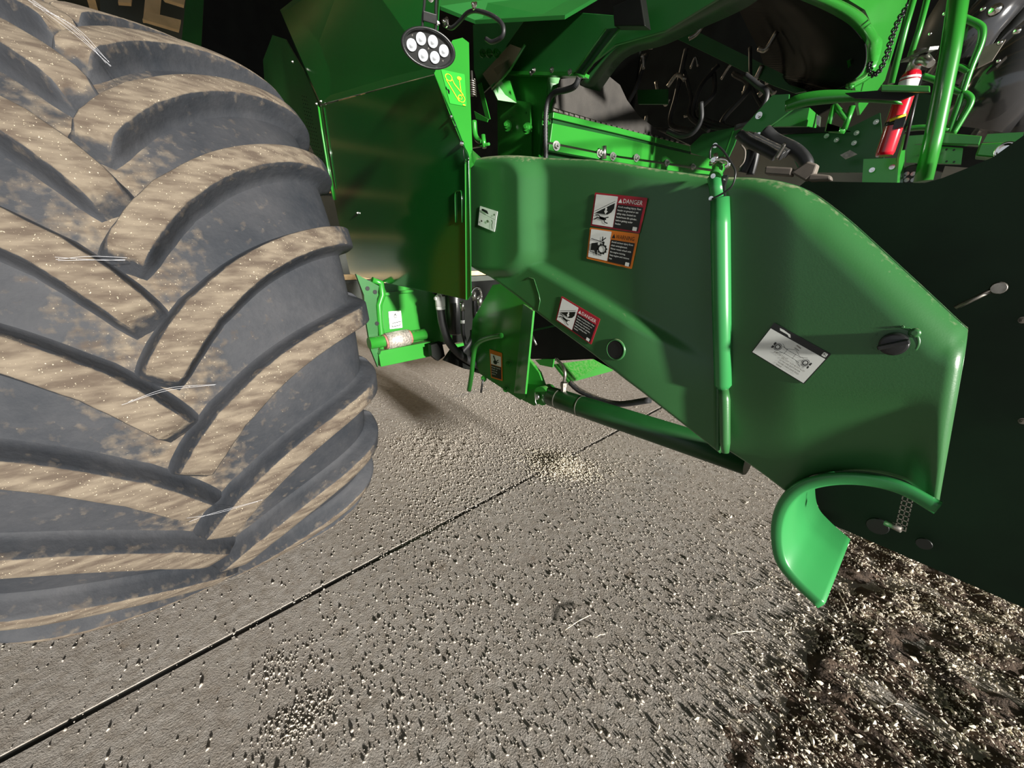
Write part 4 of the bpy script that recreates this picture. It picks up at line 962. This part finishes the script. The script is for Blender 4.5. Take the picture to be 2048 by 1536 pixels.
mb = MB(); mb.lathe(ca+Vector((-.045, -.045, -.005)), (0, -1, 0), [(0, .016), (.01, .014)], 18); mb.tube([ca+Vector((-.05, -.06, .02)), ca+Vector((-.045, -.06, -.03)), ca+Vector((-.03, -.06, -.05))], .003, 6); mb.build('clevis_pin', 'steel', cyl_)
fit = PL(1128, 765, 1.34)
mb = MB(); mb.tube([fit+Vector((0, 0, -.045)), fit+Vector((0, 0, -.02))], .015, 6, smooth=False); mb.tube([fit+Vector((0, 0, -.02)), fit+Vector((0, 0, .0))], .018, 6, smooth=False)
mb.tube(spline([fit, PL(1130, 745, 1.34), PL(1122, 728, 1.36), PL(1112, 718, 1.4)], 5), .008, 10); mb.build('port_fitting', 'dsteel', cyl_)
hz = MB(); hz.tube(spline([PL(1140, 765, 1.42), PL(1160, 782, 1.42), PL(1200, 800, 1.42), PL(1240, 808, 1.42), PL(1300, 800, 1.42)], 8), .014, 12)
tagged(hz.build('cylinder_hose', 'hose'), 'black hose lying along the top of the lift cylinder', 'hose')
under = thing('feeder_floor', 'black feeder house underside with green sill behind the lift cylinder', 'feeder house')
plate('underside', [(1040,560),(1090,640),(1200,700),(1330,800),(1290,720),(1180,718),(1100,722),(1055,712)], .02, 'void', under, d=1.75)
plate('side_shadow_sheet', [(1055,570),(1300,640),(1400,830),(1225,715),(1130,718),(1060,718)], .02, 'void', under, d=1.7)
plate('green_sill', [(1110,728,1.75),(1240,712,2.4),(1225,742,2.4),(1140,765,1.75)], .02, 'green', under)
plate('sill_toe', [(1070,720),(1108,716),(1105,735),(1080,730)], .01, 'green', under, d=1.7)
plate('sill_rail', [(1060,660),(1110,650),(1110,653),(1060,664)], .01, 'dkgreen', under, d=1.65)
mb = MB(); mb.tube([PL(1063, 668, 1.5), PL(1073, 690, 1.5)], .006, 8); mb.bolt(PL(1070, 743, 1.5), (0, -1, 0), .01); mb.build('grease_fitting', 'steel', under)

# ---------------------------------------------------------------- front axle seen behind the wheel
axle = thing('front_axle', 'green front axle housing with cast flange behind the wheel', 'axle')
AX = -2.15
plate('axle_wall', [(720,560),(850,575),(870,590),(905,600),(905,680),(850,690),(770,700),(750,690)], .03, 'green', axle, mode='A', d=AX)
plate('axle_dark', [(855,570),(1000,560),(1000,660),(955,680),(880,690),(848,668)], .03, 'void', axle, mode='A', d=AX-.05)
mb = MB(); mb.tube([PA(744, 560, AX+.02), PA(762, 566, AX+.02), PA(765, 590, AX+.02), PA(758, 610, AX+.02), PA(760, 640, AX+.02), PA(764, 680, AX+.02), PA(764, 720, AX+.02)], .018, 10); mb.build('flange_edge', 'green', axle)
plate('flange_plate', [(712,548),(758,572),(752,612),(756,660),(756,735),(742,700),(732,640),(728,590)], .02, 'mid', axle, mode='A', d=AX+.04)
mb = MB()
for x, y in ((735,577),(750,584),(754,647)): mb = MB(); mb.lathe(PA(x, y, AX+.042), (1, 0, 0), [(0, .012), (.002, .012)], 14); mb.build('flange_hole', 'ink', axle)
mb = MB(); mb.tube([PA(738, 687, AX+.06), PA(850, 668, AX+.06)], .034, 20); mb.build('tie_tube', 'green', axle)
mb = MB(); mb.tube([PA(772, 683, AX+.06), PA(816, 674, AX+.06)], .048, 24); mb.build('aluminium_sleeve', 'wrap', axle, label='worn silver wrapped sleeve')
mb = MB(); mb.tube([PA(768, 684, AX+.06), PA(772, 683, AX+.06)], .043, 20); mb.tube([PA(816, 674, AX+.06), PA(820, 673, AX+.06)], .043, 20); mb.build('sleeve_clamp', 'rust', axle)
plate('lower_channel', [(757,706),(866,687),(866,712),(762,734)], .05, 'green', axle, mode='A', d=AX+.05, bevel=.003)
plate('channel_top', [(762,702),(868,682),(868,690),(760,709)], .06, 'green', axle, mode='A', d=AX+.08)
plate('upper_ledge', [(766,586),(835,578),(835,583),(766,592)], .03, 'green', axle, mode='A', d=AX+.03)
f = quad([(776,623),(801,621),(804,655),(779,658)], AX, .006, fn=PA); b = backing(f, 'service_decal', 'white', axle, label='white service sticker with a drop symbol')
dpoly(f, 'drop_symbol', ringp(.5, .30, .08, .11, 1.0, 14)+stroke([(.45, .24), (.5, .14), (.56, .24)], .03)+stroke([(.1, .52), (.9, .50)], .015)+stroke([(.25, .68), (.9, .62), (.82, .84), (.18, .88), (.25, .68)], .03), 'ink', b, .002)
words(f, 'wording', ['OIL'], .36, .80, .14, 1.0, 'ink', b, .002, wid=.3)
acc = MB(); acc.lathe(PA(912, 668, AX+.12), (0, 0, 1), [(0, .04), (.01, .055), (.28, .055), (.30, .04)], 28)
tagged(acc.build('accumulator', 'black'), 'glossy black canister hanging under the shield', 'canister')
for k, (pp, r, lab) in enumerate([
    ([(880,600),(882,625),(886,650),(896,680),(915,705),(940,722),(965,735)], .024, 'thick black hydraulic hose curving right of the axle'),
    ([(925,610),(925,640),(926,665),(932,690)], .012, 'thin black hose hanging straight below the shield tip'),
    ([(960,600),(958,625),(950,655),(940,685),(922,706)], .017, 'right hand black hose with a white sleeve'),
    ([(948,590),(948,620),(950,640)], .012, 'short grey hose behind the white sleeved hose')]):
    t_ = thing('brake_hose', lab, 'hose', group='hydraulic hoses under the shield')
    P_ = spline([PA(x, y, -1.86-.02*k) for x, y in pp], 8)
    mb = MB(); mb.tube(P_, r, 12); mb.build('hose_body', 'hose', t_)
    mb = MB(); mb.tube([P_[0]+Vector((0, 0, .02)), P_[0]+(P_[2]-P_[0]).normalized()*.035], r*1.15, 12); mb.bolt(P_[0]+Vector((0, 0, .01)), (0, -1, 0), r*.8); mb.build('crimp_fitting', 'steel' if k else 'white', t_)
    if k != 3:
        i = 8 if k else 4; mb = MB(); mb.tube([P_[i], P_[i+2]], r*1.1, 12); mb.build('white_tag', 'white', t_)
mb = MB(); mb.tube(spline([PA(x, y, -1.9) for x, y in [(940,590),(948,577),(958,577),(963,590),(962,610)]], 5), .009, 10)
tagged(mb.build('hose_elbow', 'chrome'), 'shiny steel elbow pipe above the white sleeved hose', 'pipe')
mb = MB(); mb.poly([PA(x, y, -1.98) for x, y in [(862,690),(884,684),(890,712),(876,722),(864,712)]], .04); mb.poly([PA(x, y, -1.9) for x, y in [(905,700),(945,690),(965,712),(970,745),(930,738),(890,722)]], .03)
tagged(mb.build('axle_bracket', 'void'), 'dark bracket at the right end of the axle channel', 'bracket')
mb = MB(); mb.poly([PA(x, y, -3.2) for x, y in [(905,690),(960,680),(960,686),(905,698)]], .05)
tagged(mb.build('far_crossbar', 'green'), 'far green crossbar seen through the gap between hoses', 'bar')

# ---------------------------------------------------------------- spilled grain and chaff on the floor
def fz(x, y): p = PZ(x, y, 0); return p.x, p.y
def grains(pts, sizes, name, m, zoff=0, el=1.5, **tags):
    base = np.array([[1,0,0],[-1,0,0],[0,1,0],[0,-1,0],[0,0,1],[0,0,-1.]])
    fb = np.array([[4,0,2],[4,2,1],[4,1,3],[4,3,0],[5,2,0],[5,1,2],[5,3,1],[5,0,3]])
    n = len(pts); an = rng.uniform(0, math.pi, n); c, s = np.cos(an), np.sin(an)
    V = np.repeat(base[None], n, 0)*np.stack([sizes*el, sizes, sizes*.8], 1)[:, None, :]
    V *= rng.uniform(.75, 1.2, (n, 6, 1))
    X = V[..., 0]*c[:, None]-V[..., 1]*s[:, None]; Y = V[..., 0]*s[:, None]+V[..., 1]*c[:, None]; Z = V[..., 2]+rng.normal(0, .15, (n, 1))*X
    V = np.stack([X+pts[:, 0:1], Y+pts[:, 1:2], Z+pts[:, 2:3]+sizes[:, None]*.6+zoff], -1).reshape(-1, 3)
    Fi = (fb[None]+np.arange(n)[:, None, None]*6).reshape(-1, 3)
    me = bpy.data.meshes.new(name); me.vertices.add(len(V)); me.vertices.foreach_set('co', V.ravel().astype(np.float32))
    me.loops.add(Fi.size); me.loops.foreach_set('vertex_index', Fi.ravel().astype(np.int32)); me.polygons.add(len(Fi)); me.polygons.foreach_set('loop_start', np.arange(0, Fi.size, 3, dtype=np.int32))
    me.update(calc_edges=True); me.materials.append(M[m]); o = bpy.data.objects.new(name, me); COL.objects.link(o)
    for k, v in tags.items(): o[k] = v
    return o
def hole(p): return np.ones(len(p), bool)
P = []
def cloud(n, cx, cy_, sx, sy, ang=0):
    x, y = fz(cx, cy_); a = rng.normal(0, sx, n); b_ = rng.normal(0, sy, n); c, s = math.cos(ang), math.sin(ang)
    return np.stack([x+a*c-b_*s, y+a*s+b_*c], 1)
uni = np.stack([rng.uniform(-3.6, .9, 15000), rng.uniform(-1.2, 3.8, 15000)], 1)
# patchiness
def patch(p, f=2.3): return .5+.5*np.sin(p[:, 0]*f*1.7+np.sin(p[:, 1]*f)*2.1)*np.sin(p[:, 1]*f*1.3+1.2*np.sin(p[:, 0]*f*.8))
uni = uni[rng.random(len(uni)) < .35+.65*patch(uni)]
P2 = np.concatenate([uni, cloud(9000, 880, 895, .26, .20), cloud(5000, 1000, 800, .5, .3), cloud(5000, 1080, 900, .3, .25), cloud(3000, 1500, 1200, .4, .5), cloud(2500, 900, 1300, .35, .3), cloud(3000, 1000, 860, .35, .25), cloud(2600, 900, 1000, .2, .28), cloud(1500, 1120, 830, .25, .3), cloud(500, 600, 1440, .04, .06), cloud(200, 560, 1330, .05, .06), cloud(2200, 1250, 1000, .5, .4), cloud(1600, 1300, 1250, .4, .3), cloud(800, 820, 780, .3, .4)])
P2 = P2[~((np.abs(P2[:, 0]-TX) < .22) & (np.abs(P2[:, 1]-TY) < .5))]
sz = np.clip(rng.lognormal(math.log(.0019), .42, len(P2)), .0008, .006)
z2 = np.zeros(len(P2))
for (qx, qy, rr_, hh) in ((880,895,.26,.02), (780,800,.2,.014), (1130,830,.22,.012), (950,1060,.14,.012), (930,1130,.1,.012)):
    ex, ey = fz(qx, qy); z2 += hh*np.exp(-((P2[:, 0]-ex)**2+(P2[:, 1]-ey)**2)/rr_**2)*np.clip(np.sin(P2[:, 0]*55)*np.sin(P2[:, 1]*47+1)+.2, 0, 1)
z2 *= rng.random(len(P2))
grains(np.column_stack([P2, z2]), sz, 'scattered_grain', 'grain', label='pale grain kernels scattered over the dusty concrete', category='grain', kind='stuff')
P3 = cloud(2600, 1120, 932, .13, .085, .3); h3 = .03*np.exp(-((P3[:, 0]-fz(1120, 932)[0])**2/.02+(P3[:, 1]-fz(1120, 932)[1])**2/.012))*rng.random(len(P3))
grains(np.column_stack([P3, h3]), np.clip(rng.normal(.0036, .0007, len(P3)), .002, .0055), 'grain_heap', 'chaff', label='small yellowish heap of grain beside the floor joint', category='grain', kind='stuff')
# chaff mound in the lower right corner
from mathutils import noise as mnoise
nx, ny = 150, 150; xs = np.linspace(-.75, 1.15, nx); ys = np.linspace(.55, 2.75, ny)
def mh(x, y):
    cx_ = .25; d = sm(x, -.28-.1*math.sin(y*3), .18)*sm(y, .62+.25*max(0, .1-x), 1.0)
    nse = mnoise.fractal(Vector((x*9, y*9, 0)), 1, 2, 5)
    return d*(.007+.024*max(-.45, nse))-.004*(1-d)-.004*max(0, .4-d)+.0035*mnoise.noise(Vector((x*38, y*38, 7)))-.0012
V = [(x, y, mh(x, y)) for x in xs for y in ys]; Fc = [(i*ny+j, (i+1)*ny+j, (i+1)*ny+j+1, i*ny+j+1) for i in range(nx-1) for j in range(ny-1)]
npmesh('crop_dust', V, Fc, 'dirt', None, smooth=True, label='brown bumpy layer of crop dust in the lower right corner', category='dust', kind='stuff')
n = 85000; q = np.stack([rng.uniform(-.5, 1.1, n), rng.uniform(.6, 2.7, n)], 1)
keep = []
for x, y in q:
    d = sm(x, -.3, .25)*sm(y, .62, 1.0); nse = mnoise.noise(Vector((x*7, y*7, 3)))
    keep.append(rng.random() < d*(.5+1.1*nse)+.015)
q = q[np.array(keep)]; hz_ = np.array([max(0, mh(x, y)) for x, y in q])
V = []; Fc = []
for (x, y), z in zip(q, hz_):
    s_ = rng.lognormal(math.log(.0026), .5); s_ = min(s_, .012); a = rng.uniform(0, 6.28); t = rng.normal(0, .5, 2); b0 = len(V)
    for k, (r, aa) in enumerate(((1.3, 0), (.6, 1.3), (1.1, 3.0), (.7, 4.6))):
        dx, dy = s_*r*math.cos(a+aa), s_*r*math.sin(a+aa); V.append((x+dx, y+dy, z+.003+s_*.5+dx*t[0]+dy*t[1]))
    V.append((x, y, z+.003+s_*1.1)); V.append((x, y, z))
    for i in range(4): j = (i+1) % 4; Fc.append((b0+i, b0+j, b0+4)); Fc.append((b0+j, b0+i, b0+5))
npmesh('chaff_litter', V, Fc, 'chaff', None, label='pale flakes of chaff littering the brown dust corner', category='chaff', kind='stuff')
# straws
for k, (x0, y0, x1, y1) in enumerate([(1680,1190,1700,1235),(1510,1262,1460,1268),(1210,1268,1190,1275),(1780,1408,1805,1410),(2000,1150,2040,1195),(1130,1260,1180,1230)]):
    a, b_ = PZ(x0, y0, .012), PZ(x1, y1, .016); mb = MB(); mb.tube([a, (a+b_)/2+Vector((0, 0, .006)), b_], .0018, 6)
    tagged(mb.build('straw', 'chaff'), ('bent straw just right of the curved lip tip', 'thin straw on clean concrete left of the brown dust', 'curved short straw far left of the dust', 'short pale straw in the middle of the chaff', 'long straw at the right edge beside the dark sheet', 'grey straw on open concrete below the lip')[k], 'straw', 'straws on the floor')
